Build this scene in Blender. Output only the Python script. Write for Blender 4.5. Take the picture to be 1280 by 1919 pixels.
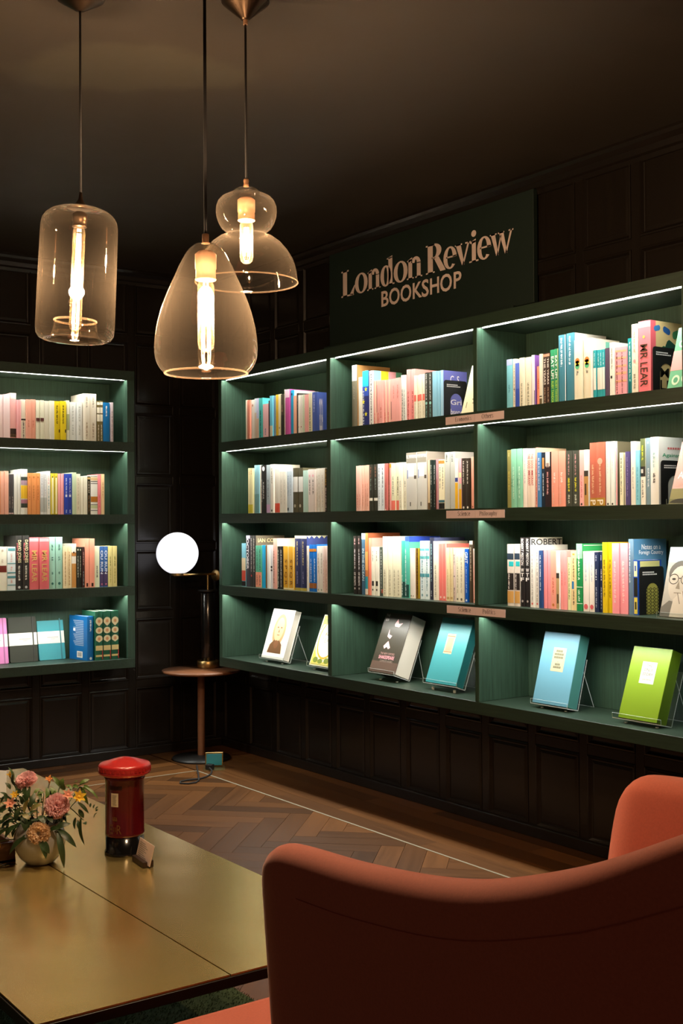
import bpy, bmesh, math, random
from mathutils import Vector, Matrix

for o in list(bpy.data.objects):
    bpy.data.objects.remove(o, do_unlink=True)
SC = bpy.context.scene
COL = SC.collection
rnd = random.Random(7)

# ------------------------------------------------------------------ camera
cam_data = bpy.data.cameras.new('camera')
cam_data.sensor_fit = 'HORIZONTAL'
cam_data.sensor_width = 24.0
cam_data.lens = 2230.81 * 24.0 / 1280.0
cam_data.clip_start = 0.02
cam_data.clip_end = 60
cam = bpy.data.objects.new('camera', cam_data)
COL.objects.link(cam)
VR = Vector((0.5796951, 0.8148137, -0.0056775))
VU = Vector((0.0123352, -0.0018085, 0.9999223))
VD = Vector((-0.8147401, 0.5797201, 0.0110992))
cm = Matrix(((VR.x, VU.x, -VD.x, 5.96879), (VR.y, VU.y, -VD.y, -3.40915),
             (VR.z, VU.z, -VD.z, 1.25), (0, 0, 0, 1)))
cam.matrix_world = cm
SC.camera = cam

# ------------------------------------------------------------------ light levels
SC.view_settings.view_transform = 'Standard'
SC.view_settings.look = 'None'
SC.view_settings.exposure = 0.0
SC.view_settings.gamma = 1.0
SC.view_settings.use_curve_mapping = False
LED_W = 6.2            # watts of each shelf light
LED_COL = (1.0, 1.0, 0.92)
BULB_W = 50.0           # watts of each pendant bulb
BULB_COL = (1.0, 0.70, 0.45)
world = bpy.data.worlds.new('room_air')
SC.world = world
world.use_nodes = True
bg = world.node_tree.nodes['Background']
bg.inputs[0].default_value = (1.0, 0.72, 0.5, 1)
bg.inputs[1].default_value = 0.06

# ------------------------------------------------------------------ helpers
def lin(h):
    if isinstance(h, (tuple, list)):
        return tuple(h)
    h = h.lstrip('#')
    out = []
    for i in (0, 2, 4):
        v = int(h[i:i + 2], 16) / 255.0
        out.append(v / 12.92 if v <= 0.04045 else ((v + 0.055) / 1.055) ** 2.4)
    return tuple(out)

MATS = {}
def mat(name, col, rough=0.5, metal=0.0, spec=0.5, emit=None, estr=0.0, sheen=0.0, coat=0.0):
    if name in MATS:
        return MATS[name]
    m = bpy.data.materials.new(name)
    m.use_nodes = True
    b = m.node_tree.nodes['Principled BSDF']
    b.inputs['Base Color'].default_value = lin(col) + (1,)
    b.inputs['Roughness'].default_value = rough
    b.inputs['Metallic'].default_value = metal
    b.inputs['Specular IOR Level'].default_value = spec
    if emit is not None:
        b.inputs['Emission Color'].default_value = lin(emit) + (1,)
        b.inputs['Emission Strength'].default_value = estr
    if sheen:
        b.inputs['Sheen Weight'].default_value = sheen
    if coat:
        b.inputs['Coat Weight'].default_value = coat
        b.inputs['Coat Roughness'].default_value = 0.12
    MATS[name] = m
    return m

def grain(m, scale=(4, 4, 40), dark=0.6, bump=0.25, detail=6, dist=0.002, rough_var=0.0, noise=1.0, rand=0.0):
    """procedural grain: colour streaks + bump in object space"""
    nt = m.node_tree; N = nt.nodes; L = nt.links
    b = N['Principled BSDF']
    tc = N.new('ShaderNodeTexCoord'); mp = N.new('ShaderNodeMapping')
    mp.inputs['Scale'].default_value = scale
    L.new(tc.outputs['Object'], mp.inputs['Vector'])
    nz = N.new('ShaderNodeTexNoise'); nz.inputs['Scale'].default_value = noise
    nz.inputs['Detail'].default_value = detail; nz.inputs['Roughness'].default_value = 0.65
    if rand:
        oi = N.new('ShaderNodeObjectInfo'); ad = N.new('ShaderNodeVectorMath'); ad.operation = 'MULTIPLY_ADD'
        cb = N.new('ShaderNodeCombineXYZ')
        L.new(oi.outputs['Random'], cb.inputs[0]); L.new(oi.outputs['Random'], cb.inputs[1])
        L.new(cb.outputs[0], ad.inputs[0]); ad.inputs[1].default_value = (37, 53, 11)
        L.new(mp.outputs[0], ad.inputs[2]); L.new(ad.outputs[0], nz.inputs['Vector'])
    else:
        L.new(mp.outputs[0], nz.inputs['Vector'])
    col = b.inputs['Base Color'].default_value[:]
    mx = N.new('ShaderNodeMix'); mx.data_type = 'RGBA'
    mx.inputs[6].default_value = (col[0] * dark, col[1] * dark, col[2] * dark, 1)
    mx.inputs[7].default_value = (min(1, col[0] * (2 - dark)), min(1, col[1] * (2 - dark)), min(1, col[2] * (2 - dark)), 1)
    L.new(nz.outputs['Fac'], mx.inputs[0])
    last = mx.outputs[2]
    if rand:
        hs = N.new('ShaderNodeHueSaturation')
        mr = N.new('ShaderNodeMapRange'); mr.inputs[3].default_value = 1 - rand; mr.inputs[4].default_value = 1 + rand
        L.new(oi.outputs['Random'], mr.inputs[0]); L.new(mr.outputs[0], hs.inputs['Value'])
        L.new(last, hs.inputs['Color']); last = hs.outputs[0]
    L.new(last, b.inputs['Base Color'])
    bp = N.new('ShaderNodeBump'); bp.inputs['Strength'].default_value = bump; bp.inputs['Distance'].default_value = dist
    L.new(nz.outputs['Fac'], bp.inputs['Height']); L.new(bp.outputs[0], b.inputs['Normal'])
    if rough_var:
        r0 = b.inputs['Roughness'].default_value
        mr2 = N.new('ShaderNodeMapRange'); mr2.inputs[3].default_value = r0 - rough_var; mr2.inputs[4].default_value = r0 + rough_var
        L.new(nz.outputs['Fac'], mr2.inputs[0]); L.new(mr2.outputs[0], b.inputs['Roughness'])
    return m

def thin_glass(name, tint=(1, 1, 1), ior=1.45, dust_glow=0.0, dust_glow_col=(1, .9, .8), gloss_rough=0.02):
    m = bpy.data.materials.new(name); m.use_nodes = True
    nt = m.node_tree; N = nt.nodes; L = nt.links
    for n in list(N): N.remove(n)
    out = N.new('ShaderNodeOutputMaterial')
    tr = N.new('ShaderNodeBsdfTransparent'); tr.inputs[0].default_value = tuple(tint) + (1,)
    gl = N.new('ShaderNodeBsdfGlossy'); gl.inputs['Roughness'].default_value = gloss_rough
    lw0 = N.new('ShaderNodeLayerWeight'); lw0.inputs[0].default_value = 0.5
    f0 = ((ior - 1) / (ior + 1)) ** 2
    pw = N.new('ShaderNodeMath'); pw.operation = 'POWER'; L.new(lw0.outputs['Facing'], pw.inputs[0]); pw.inputs[1].default_value = 4.0
    sc = N.new('ShaderNodeMath'); sc.operation = 'MULTIPLY_ADD'; L.new(pw.outputs[0], sc.inputs[0]); sc.inputs[1].default_value = 1 - 2 * f0; sc.inputs[2].default_value = 2 * f0
    mx = N.new('ShaderNodeMixShader')
    L.new(sc.outputs[0], mx.inputs[0]); L.new(tr.outputs[0], mx.inputs[1]); L.new(gl.outputs[0], mx.inputs[2])
    last = mx
    if dust_glow:  # pale scattering film: dust on shades, glow put into bulbs and rims
        tl = N.new('ShaderNodeBsdfTranslucent'); tl.inputs[0].default_value = tuple(dust_glow_col) + (1,)
        df = N.new('ShaderNodeBsdfDiffuse'); df.inputs[0].default_value = tuple(dust_glow_col) + (1,)
        ms = N.new('ShaderNodeMixShader'); ms.inputs[0].default_value = 0.5
        L.new(tl.outputs[0], ms.inputs[1]); L.new(df.outputs[0], ms.inputs[2])
        lw = N.new('ShaderNodeLayerWeight'); lw.inputs[0].default_value = 0.35
        mr = N.new('ShaderNodeMapRange'); mr.inputs[3].default_value = dust_glow * 0.7; mr.inputs[4].default_value = min(0.9, dust_glow * 6)
        L.new(lw.outputs['Facing'], mr.inputs[0])
        m2 = N.new('ShaderNodeMixShader'); L.new(mr.outputs[0], m2.inputs[0])
        L.new(mx.outputs[0], m2.inputs[1]); L.new(ms.outputs[0], m2.inputs[2]); last = m2
    L.new(last.outputs[0], out.inputs[0])
    return m

class MB:
    """collects geometry for ONE mesh object"""
    def __init__(s): s.v = []; s.f = []; s.sm = []
    def add(s, vs, fs, smooth=False):
        n = len(s.v); s.v += [tuple(p) for p in vs]
        for f in fs:
            s.f.append([i + n for i in f]); s.sm.append(smooth)
        return s
    def box(s, a, b):
        x0, y0, z0 = a; x1, y1, z1 = b
        vs = [(x0, y0, z0), (x1, y0, z0), (x1, y1, z0), (x0, y1, z0), (x0, y0, z1), (x1, y0, z1), (x1, y1, z1), (x0, y1, z1)]
        return s.add(vs, [(0, 3, 2, 1), (4, 5, 6, 7), (0, 1, 5, 4), (1, 2, 6, 5), (2, 3, 7, 6), (3, 0, 4, 7)])
    def lathe(s, prof, n=32, c=(0, 0), close=False, smooth=True):
        vs = []; fs = []; m = len(prof)
        for r, z in prof:
            for i in range(n):
                a = 2 * math.pi * i / n
                vs.append((c[0] + r * math.cos(a), c[1] + r * math.sin(a), z))
        for j in range(m - 1 if not close else m):
            k = (j + 1) % m
            for i in range(n):
                i2 = (i + 1) % n
                fs.append((j * n + i, j * n + i2, k * n + i2, k * n + i))
        return s.add(vs, fs, smooth)
    def cyl(s, r, z0, z1, n=24, c=(0, 0), bev=0.0):
        if bev:
            s.lathe([(0.0001, z0), (r - bev, z0), (r, z0 + bev), (r, z1 - bev), (r - bev, z1), (0.0001, z1)], n, c)
        else:
            s.lathe([(0.0001, z0), (r, z0), (r, z1), (0.0001, z1)], n, c, smooth=False)
        return s
    def tube(s, pts, r, n=8, caps=True, smooth=True):
        pts = [Vector(p) for p in pts]; rs = r if isinstance(r, (list, tuple)) else [r] * len(pts)
        vs = []; fs = []; up = Vector((0, 0, 1)); prev = None
        for i, p in enumerate(pts):
            t = (pts[min(i + 1, len(pts) - 1)] - pts[max(i - 1, 0)]).normalized()
            if prev is None:
                a = t.cross(up)
                if a.length < 1e-3: a = t.cross(Vector((1, 0, 0)))
            else:
                a = prev - t * prev.dot(t)
            a.normalize(); prev = a; b = t.cross(a)
            for k in range(n):
                an = 2 * math.pi * k / n
                vs.append(p + (a * math.cos(an) + b * math.sin(an)) * rs[i])
        for i in range(len(pts) - 1):
            for k in range(n):
                k2 = (k + 1) % n
                fs.append((i * n + k, i * n + k2, (i + 1) * n + k2, (i + 1) * n + k))
        if caps:
            fs.append(tuple(range(n - 1, -1, -1))); fs.append(tuple(range((len(pts) - 1) * n, len(pts) * n)))
        return s.add(vs, fs, smooth)
    def sphere(s, c, r, nu=24, nv=14, sc=(1, 1, 1)):
        vs = []; fs = []
        for j in range(nv + 1):
            t = math.pi * j / nv
            for i in range(nu):
                a = 2 * math.pi * i / nu
                vs.append((c[0] + r * sc[0] * math.sin(t) * math.cos(a), c[1] + r * sc[1] * math.sin(t) * math.sin(a), c[2] + r * sc[2] * math.cos(t)))
        for j in range(nv):
            for i in range(nu):
                i2 = (i + 1) % nu
                fs.append((j * nu + i, (j + 1) * nu + i, (j + 1) * nu + i2, j * nu + i2))
        return s.add(vs, fs, True)
    def prism(s, poly, axis_map, d0, d1):
        """poly: 2D outline; axis_map(u, v, d) -> 3D"""
        n = len(poly)
        vs = [axis_map(u, v, d0) for u, v in poly] + [axis_map(u, v, d1) for u, v in poly]
        fs = [tuple(range(n)), tuple(range(2 * n - 1, n - 1, -1))]
        for i in range(n):
            j = (i + 1) % n
            fs.append((i, i + n, j + n, j))
        return s.add(vs, fs)
    def mesh(s, name):
        me = bpy.data.meshes.new(name)
        me.from_pydata(s.v, [], s.f)
        for p, sm in zip(me.polygons, s.sm): p.use_smooth = sm
        me.update()
        return me

def obj(name, geo, m=None, parent=None, loc=None, rot=None, bevel=0.0, fix=False, seg=2):
    me = geo.mesh(name) if isinstance(geo, MB) else geo
    if fix:
        bm = bmesh.new(); bm.from_mesh(me); bmesh.ops.remove_doubles(bm, verts=bm.verts, dist=1e-6)
        bmesh.ops.recalc_face_normals(bm, faces=bm.faces); bm.to_mesh(me); bm.free()
    o = bpy.data.objects.new(name, me)
    COL.objects.link(o)
    if m is not None and not me.materials: me.materials.append(m)
    if parent is not None: o.parent = parent
    if loc is not None: o.location = loc
    if rot is not None: o.rotation_euler = rot
    if bevel:
        bv = o.modifiers.new('bevel', 'BEVEL'); bv.width = bevel; bv.segments = seg; bv.limit_method = 'ANGLE'; bv.angle_limit = math.radians(40)
    return o

def empty(name, loc=(0, 0, 0), rot=(0, 0, 0)):
    o = bpy.data.objects.new(name, None); o.empty_display_size = 0.05
    COL.objects.link(o); o.location = loc; o.rotation_euler = rot
    return o

def tag(o, label, cat, group=None):
    o['label'] = label; o['category'] = cat
    if group: o['group'] = group
    return o

def struct(o):
    o['kind'] = 'structure'; return o

def thing(name, label, cat, loc=(0, 0, 0), rot=(0, 0, 0), group=None):
    return tag(empty(name, loc, rot), label, cat, group)

TEXTS = {}
def text_geo(txt, bold=0.0):
    key = (txt, bold)
    if key not in TEXTS:
        cu = bpy.data.curves.new('t', 'FONT'); cu.body = txt; cu.offset = bold; cu.resolution_u = 3
        ob = bpy.data.objects.new('t', cu); COL.objects.link(ob)
        dg = bpy.context.evaluated_depsgraph_get()
        me = bpy.data.meshes.new_from_object(ob.evaluated_get(dg))
        vs = [v.co.copy() for v in me.vertices]; fs = [tuple(p.vertices) for p in me.polygons]
        bpy.data.objects.remove(ob, do_unlink=True); bpy.data.curves.remove(cu); bpy.data.meshes.remove(me)
        x0 = min(v.x for v in vs); x1 = max(v.x for v in vs); y0 = min(v.y for v in vs); y1 = max(v.y for v in vs)
        TEXTS[key] = ([((v.x - x0) / (x1 - x0), (v.y - y0) / (y1 - y0)) for v in vs], fs)
    return TEXTS[key]

def put_text(mb, txt, fn, bold=0.0):
    """fn maps normalised (u right, v up) to 3D"""
    vs, fs = text_geo(txt, bold)
    mb.add([fn(u, v) for u, v in vs], fs)
    return mb

# ------------------------------------------------------------------ materials
PANEL = grain(mat('dark_oak_panel', (0.0100, 0.0070, 0.0048), rough=0.27, spec=0.5), scale=(60, 60, 3), dark=0.55, bump=0.25, dist=0.0008)
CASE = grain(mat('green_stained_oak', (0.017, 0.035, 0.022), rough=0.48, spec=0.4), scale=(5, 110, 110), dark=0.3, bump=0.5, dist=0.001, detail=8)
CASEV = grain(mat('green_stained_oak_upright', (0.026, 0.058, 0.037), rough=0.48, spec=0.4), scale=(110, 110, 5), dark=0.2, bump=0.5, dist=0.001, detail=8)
CEIL = grain(mat('dark_plaster', (0.029, 0.0225, 0.0155), rough=0.6, spec=0.35), scale=(1.3, 1.3, 1.3), dark=0.75, bump=0.12, dist=0.01, rough_var=0.12)
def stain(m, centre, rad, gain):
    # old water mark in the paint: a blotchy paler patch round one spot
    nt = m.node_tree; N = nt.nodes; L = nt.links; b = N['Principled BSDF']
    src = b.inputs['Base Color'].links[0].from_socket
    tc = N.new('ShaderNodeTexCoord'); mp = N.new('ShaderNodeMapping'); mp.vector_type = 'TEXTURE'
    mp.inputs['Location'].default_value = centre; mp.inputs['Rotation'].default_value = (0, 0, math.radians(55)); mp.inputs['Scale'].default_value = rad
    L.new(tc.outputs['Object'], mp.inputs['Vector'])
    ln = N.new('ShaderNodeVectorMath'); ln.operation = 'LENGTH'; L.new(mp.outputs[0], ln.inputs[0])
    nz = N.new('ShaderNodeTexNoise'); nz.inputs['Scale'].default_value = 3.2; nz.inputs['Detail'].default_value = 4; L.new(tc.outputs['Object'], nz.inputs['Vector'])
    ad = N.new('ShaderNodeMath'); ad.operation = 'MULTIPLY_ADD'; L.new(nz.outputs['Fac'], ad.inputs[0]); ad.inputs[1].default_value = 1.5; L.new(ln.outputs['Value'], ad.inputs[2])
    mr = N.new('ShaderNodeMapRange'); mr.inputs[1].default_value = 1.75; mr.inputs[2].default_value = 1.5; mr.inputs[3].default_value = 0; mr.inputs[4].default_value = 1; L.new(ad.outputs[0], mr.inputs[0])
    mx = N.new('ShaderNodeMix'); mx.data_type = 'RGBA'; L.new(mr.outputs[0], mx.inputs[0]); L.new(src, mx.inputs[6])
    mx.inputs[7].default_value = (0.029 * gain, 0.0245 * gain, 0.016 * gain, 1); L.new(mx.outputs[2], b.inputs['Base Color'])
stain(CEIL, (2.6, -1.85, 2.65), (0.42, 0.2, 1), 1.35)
OAK = grain(mat('walnut_plank', (0.082, 0.032, 0.0085), rough=0.45, spec=0.2), scale=(3, 45, 45), dark=0.45, bump=0.12, dist=0.0006, rand=0.42, rough_var=0.08)
JOINT = mat('floor_joint', (0.012, 0.007, 0.004), rough=0.8)
BRASS = mat('brushed_brass', (0.55, 0.40, 0.16), rough=0.32, metal=1.0)
BRONZE = mat('dark_bronze', (0.085, 0.055, 0.035), rough=0.35, metal=1.0)
COPPER = mat('copper_socket', (0.66, 0.36, 0.20), rough=0.45, metal=0.6)
BLACKM = mat('black_metal', (0.012, 0.011, 0.010), rough=0.4, metal=0.3)
CORD = mat('black_cord', (0.010, 0.008, 0.007), rough=0.8)
# ------------------------------------------------------------------ room shell
H_C = 2.65
DR, DL = 0.2918, 0.2487           # depth of the two bookcases
Z_TOP = (2.0154, 1.6402, 1.2643, 0.8890)      # underside of the board over each row
Z_SH = (1.6901, 1.3125, 0.9365, 0.5601)       # top of the board under each row

def R_(u, v, z): return (u, -v, z)            # along right wall, out of it, up
def L_(u, v, z): return (v, -u, z)            # along left wall

wall_right = struct(obj('wall_right', MB().box((-0.12, 0.0, 0), (7.6, 0.12, H_C)), PANEL))
wall_left = struct(obj('wall_left', MB().box((-0.12, -5.0, 0), (0.0, 0.0, H_C)), PANEL))
ceiling = struct(obj('ceiling', MB().box((-0.12, -5.0, H_C), (7.6, 0.12, H_C + 0.1)), CEIL))
floor = struct(obj('floor', MB().box((-0.12, -5.0, -0.1), (7.6, 0.12, -0.006)), JOINT))

Z_R = [0.02, 0.39, 0.765, 1.137, 1.505, 1.892, 2.275, 2.62]
def boxm(mb, M, u0, u1, v0, v1, z0, z1):
    a = M(u0, v0, z0); b = M(u1, v1, z1)
    return mb.box(tuple(min(p, q) for p, q in zip(a, b)), tuple(max(p, q) for p, q in zip(a, b)))

def panelled(wall, M, us, skip):
    half = 0.021; pr = 0.011
    for u in us:
        obj('stile', boxm(MB(), M, u - half, u + half, 0, pr, 0.0, 2.62), PANEL, wall, bevel=0.002, seg=1)
    for i in range(len(us) - 1):
        for k, z in enumerate(Z_R):
            if skip(us[i], us[i + 1], z, z): continue
            obj('rail', boxm(MB(), M, us[i] + half, us[i + 1] - half, 0, pr, max(0, z - 0.021), z + 0.021), PANEL, wall, bevel=0.002, seg=1)
        for k in range(len(Z_R) - 1):
            if skip(us[i], us[i + 1], Z_R[k], Z_R[k + 1]): continue
            u0, u1, z0, z1 = us[i] + half, us[i + 1] - half, Z_R[k] + 0.021, Z_R[k + 1] - 0.021
            rings = [(0, 0.0125), (0.006, 0.0135), (0.014, 0.004), (0.018, 0.003), (0.03, 0.0045)]
            vs = []; fs = []
            for d, v in rings:
                vs += [M(u0 + d, v, z0 + d), M(u1 - d, v, z0 + d), M(u1 - d, v, z1 - d), M(u0 + d, v, z1 - d)]
            for r in range(len(rings) - 1):
                for j in range(4):
                    j2 = (j + 1) % 4
                    fs.append((r * 4 + j, r * 4 + j2, r * 4 + 4 + j2, r * 4 + 4 + j))
            e = (len(rings) - 1) * 4
            fs.append((e, e + 1, e + 2, e + 3))
            n = len(vs); vs += [M(u0, 0.0005, z0), M(u1, 0.0005, z0), M(u1, 0.0005, z1), M(u0, 0.0005, z1)]
            for j in range(4):
                j2 = (j + 1) % 4
                fs.append((n + j, n + j2, j2, j))
            obj('panel', MB().add(vs, fs), PANEL, wall, fix=True)

panelled(wall_right, R_, [0.01 + 0.277 * k for k in range(15)],
         lambda a, b, z0, z1: (z0 > 0.70 and z1 < 1.9) or (b > 3.6 and z0 < 0.9))
panelled(wall_left, L_, [0.03 + 0.2725 * k for k in range(8)],
         lambda a, b, z0, z1: a > 0.62 and z0 > 0.70 and z1 < 1.9)

def crown(name, M, u0, u1):
    prof = [(0.0, 2.565), (0.012, 2.568), (0.016, 2.585), (0.024, 2.592), (0.03, 2.612), (0.046, 2.628), (0.052, 2.64), (0.052, 2.65), (0.0, 2.65)]
    vs = [M(u0, v, z) for v, z in prof] + [M(u1, v, z) for v, z in prof]
    n = len(prof); fs = [tuple(range(n)), tuple(range(2 * n - 1, n - 1, -1))]
    fs += [(i, (i + 1) % n, (i + 1) % n + n, i + n) for i in range(n)]
    return struct(obj(name, MB().add(vs, fs), PANEL, fix=True))
crown('trim_1', R_, 0.0, 7.6)
crown('trim_2', L_, 0.0, 5.0)
struct(obj('baseboard_right', MB().box((0.0, -0.03, 0.0), (7.0, -0.0135, 0.045)), PANEL, bevel=0.003))
struct(obj('baseboard_left', MB().box((0.0135, -2.6, 0.0), (0.03, -0.03, 0.045)), PANEL, bevel=0.003))

# ------------------------------------------------------------------ floor planks
def clip(poly, f):
    out = []
    for i in range(len(poly)):
        a, b = poly[i], poly[(i + 1) % len(poly)]
        fa, fb = f(a), f(b)
        if fa >= 0: out.append(a)
        if (fa >= 0) != (fb >= 0):
            t = fa / (fa - fb); out.append((a[0] + (b[0] - a[0]) * t, a[1] + (b[1] - a[1]) * t))
    return out

XB, YB = 0.566, -0.482            # inlay lines of the border
def plank(poly, ang):
    cx = sum(p[0] for p in poly) / len(poly); cy = sum(p[1] for p in poly) / len(poly)
    ca, sa = math.cos(-ang), math.sin(-ang)
    loc = [((x - cx) * ca - (y - cy) * sa, (x - cx) * sa + (y - cy) * ca) for x, y in poly]
    o = obj('plank', MB().prism(loc, lambda u, v, d: (u, v, d), 0.0, -0.0055), OAK, floor, (cx, cy, rnd.uniform(-0.0004, 0)), (0, 0, ang), fix=True)
    return o
PW, PL = 0.092, 0.46; G = 0.0008
s2 = math.sqrt(0.5)
cnt = 0
for a in range(-60, 60):
    for b in range(-14, 14):
        ox, oy = a * PW + b * PL, a * PW - b * PL
        for kind in (0, 1):
            if kind == 0: r = (ox, oy, ox + PL, oy + PW)
            else: r = (ox + PL, oy + PW - PL, ox + PL + PW, oy + PW)
            q = [(r[0] + G, r[1] + G), (r[2] - G, r[1] + G), (r[2] - G, r[3] - G), (r[0] + G, r[3] - G)]
            w = [(2.0 + (u - v) * s2, -1.5 + (u + v) * s2) for u, v in q]
            w = clip(w, lambda p: p[0] - XB - 0.006); 
            if len(w) > 2: w = clip(w, lambda p: YB - 0.006 - p[1])
            if len(w) > 2: w = clip(w, lambda p: 4.35 - p[0])
            if len(w) > 2: w = clip(w, lambda p: p[1] + 2.05)
            if len(w) < 3: continue
            ar = abs(sum(w[i][0] * w[(i + 1) % len(w)][1] - w[(i + 1) % len(w)][0] * w[i][1] for i in range(len(w)))) / 2
            if ar < 2e-4: continue
            plank(w, math.radians(45 if kind == 0 else 135)); cnt += 1
# border boards along the walls, plain boards where furniture hides the pattern
for k in range(5):
    y0, y1 = YB + 0.006 + k * 0.0948, YB + 0.006 + (k + 1) * 0.0948 - 0.001
    x = 0.0 + (0.37 * k) % 0.8 - 0.8
    while x < 5.0:
        xa, xb = max(x, XB if k < 0 else 0.01), min(x + 1.05, 5.2)
        if xb > xa + 0.02: plank([(xa, y0), (xb - 0.001, y0), (xb - 0.001, min(y1, -0.001)), (xa, min(y1, -0.001))], 0)
        x += 1.05
for k in range(6):
    x0, x1 = k * 0.0935, (k + 1) * 0.0935 - 0.001
    y = YB - 0.006
    i = 0
    while y > -2.6:
        yb = max(y - (0.5 + 0.35 * ((k + i) % 3)), -2.7)
        plank([(x0 + 0.005, yb + 0.001), (x1, yb + 0.001), (x1, y), (x0 + 0.005, y)], math.radians(90)); y = yb; i += 1
INLAY = mat('pale_inlay', (0.22, 0.19, 0.13), rough=0.5)
obj('inlay_strip', MB().box((XB - 0.005, -2.6, -0.005), (XB + 0.004, YB + 0.005, 0.0004)), INLAY, floor)
obj('inlay_strip', MB().box((XB + 0.0045, YB - 0.005, -0.005), (4.35, YB + 0.005, 0.0004)), INLAY, floor)
obj('floor_boards', MB().box((0.57, -5.0, -0.006), (7.5, -2.052, -0.0005)).box((4.352, -2.05, -0.006), (7.5, -0.49, -0.0005)), OAK, floor)

# ------------------------------------------------------------------ bookcases
LED_M = mat('led_diffuser', (0.9, 0.95, 0.92), rough=0.5, emit=(0.72, 1.0, 0.86), estr=1.4)
CHANNEL = mat('grey_channel', (0.42, 0.46, 0.44), rough=0.5)
def bookcase(name, label, M, u0, u1, dep, uprights, led_rot):
    """uprights: list of (ua, ub) vertical boards"""
    t = thing(name, label, 'bookcase')
    zt, zb = 2.064, 0.511
    def bd(nm, a, b, m=CASE, p=t, bev=0.0015): 
        lo = tuple(min(x, y) for x, y in zip(a, b)); hi = tuple(max(x, y) for x, y in zip(a, b))
        return obj(nm, MB().box(lo, hi), m, p, bevel=bev, seg=1)
    bot = bd('bottom_board', M(u0, 0.014, zb), M(u1, dep, Z_SH[3]))
    boards = []
    def grooved(nm, v0, zlo, zhi):
        # board with a light groove along the underside of its front edge
        mb = MB(); boxm(mb, M, u0, u1, v0, dep - .030, zlo, zhi); boxm(mb, M, u0, u1, dep - .003, dep, zlo, zhi); boxm(mb, M, u0, u1, dep - .030, dep - .003, zlo + .0125, zhi)
        return obj(nm, mb, CASE, t)
    boards.append(grooved('top_board', .014, Z_TOP[0], zt))
    for k in range(3):
        boards.append(grooved('shelf', .0265, Z_TOP[k + 1], Z_SH[k]))
    for ua, ub in uprights:
        for k in range(4):
            bd('upright', M(ua, 0.0265, Z_SH[k]), M(ub, dep - 0.0004, Z_TOP[k]), CASEV)
    bd('back_panel', M(u0, 0.015, Z_SH[3]), M(u1, 0.026, Z_TOP[0]), CASEV)
    bays = [(uprights[i][1], uprights[i + 1][0]) for i in range(len(uprights) - 1)]
    for k in range(4):
        for (a, b) in bays:
            z = Z_TOP[k]; brd = boards[k]
            v0, v1 = dep - 0.024, dep - 0.008
            lo = M(a + 0.002, v0, z + 0.0105); hi = M(b - 0.002, v1, z + 0.0124)
            obj('light_strip', MB().box(tuple(map(min, lo, hi)), tuple(map(max, lo, hi))), LED_M, brd)
            lo = M(a + 0.0005, dep - 0.0299, z + 0.0004); hi = M(b - 0.0005, dep - 0.0290, z + 0.0122)
            obj('light_channel', MB().box(tuple(map(min, lo, hi)), tuple(map(max, lo, hi))), CHANNEL, brd)
            ld = bpy.data.lights.new('shelf_light', 'AREA'); ld.shape = 'RECTANGLE'
            ld.size = b - a - 0.008; ld.size_y = 0.012
            ld.energy = LED_W * (b - a); ld.color = LED_COL; ld.spread = math.radians(160)
            lo_ = bpy.data.objects.new('shelf_light', ld); COL.objects.link(lo_)
            lo_.location = M((a + b) / 2, dep - 0.016, z + 0.0098)
            lo_.rotation_euler = led_rot
            lo_.parent = brd
    return t

T = math.radians(18)
case_sign = bookcase('bookcase', 'long dark green bookcase of three lit bays under the shop sign', R_, 0.470, 3.512, DR,
    [(0.470, 0.5005), (1.4725, 1.503), (2.479, 2.503), (3.484, 3.512)], (T, 0, 0))
case_box = bookcase('bookcase', 'dark green lit bookcase on the wall behind the red pillar box', L_, 0.671, 2.75, DL,
    [(0.671, 0.7125), (1.7125, 1.741), (2.71, 2.75)], (T, 0, math.radians(90)))

# shelf-edge section labels
LABELP = mat('pink_label_card', lin('dcc8cc'), rough=0.6)
INK = mat('label_ink', (0.03, 0.02, 0.02), rough=0.7)
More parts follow.
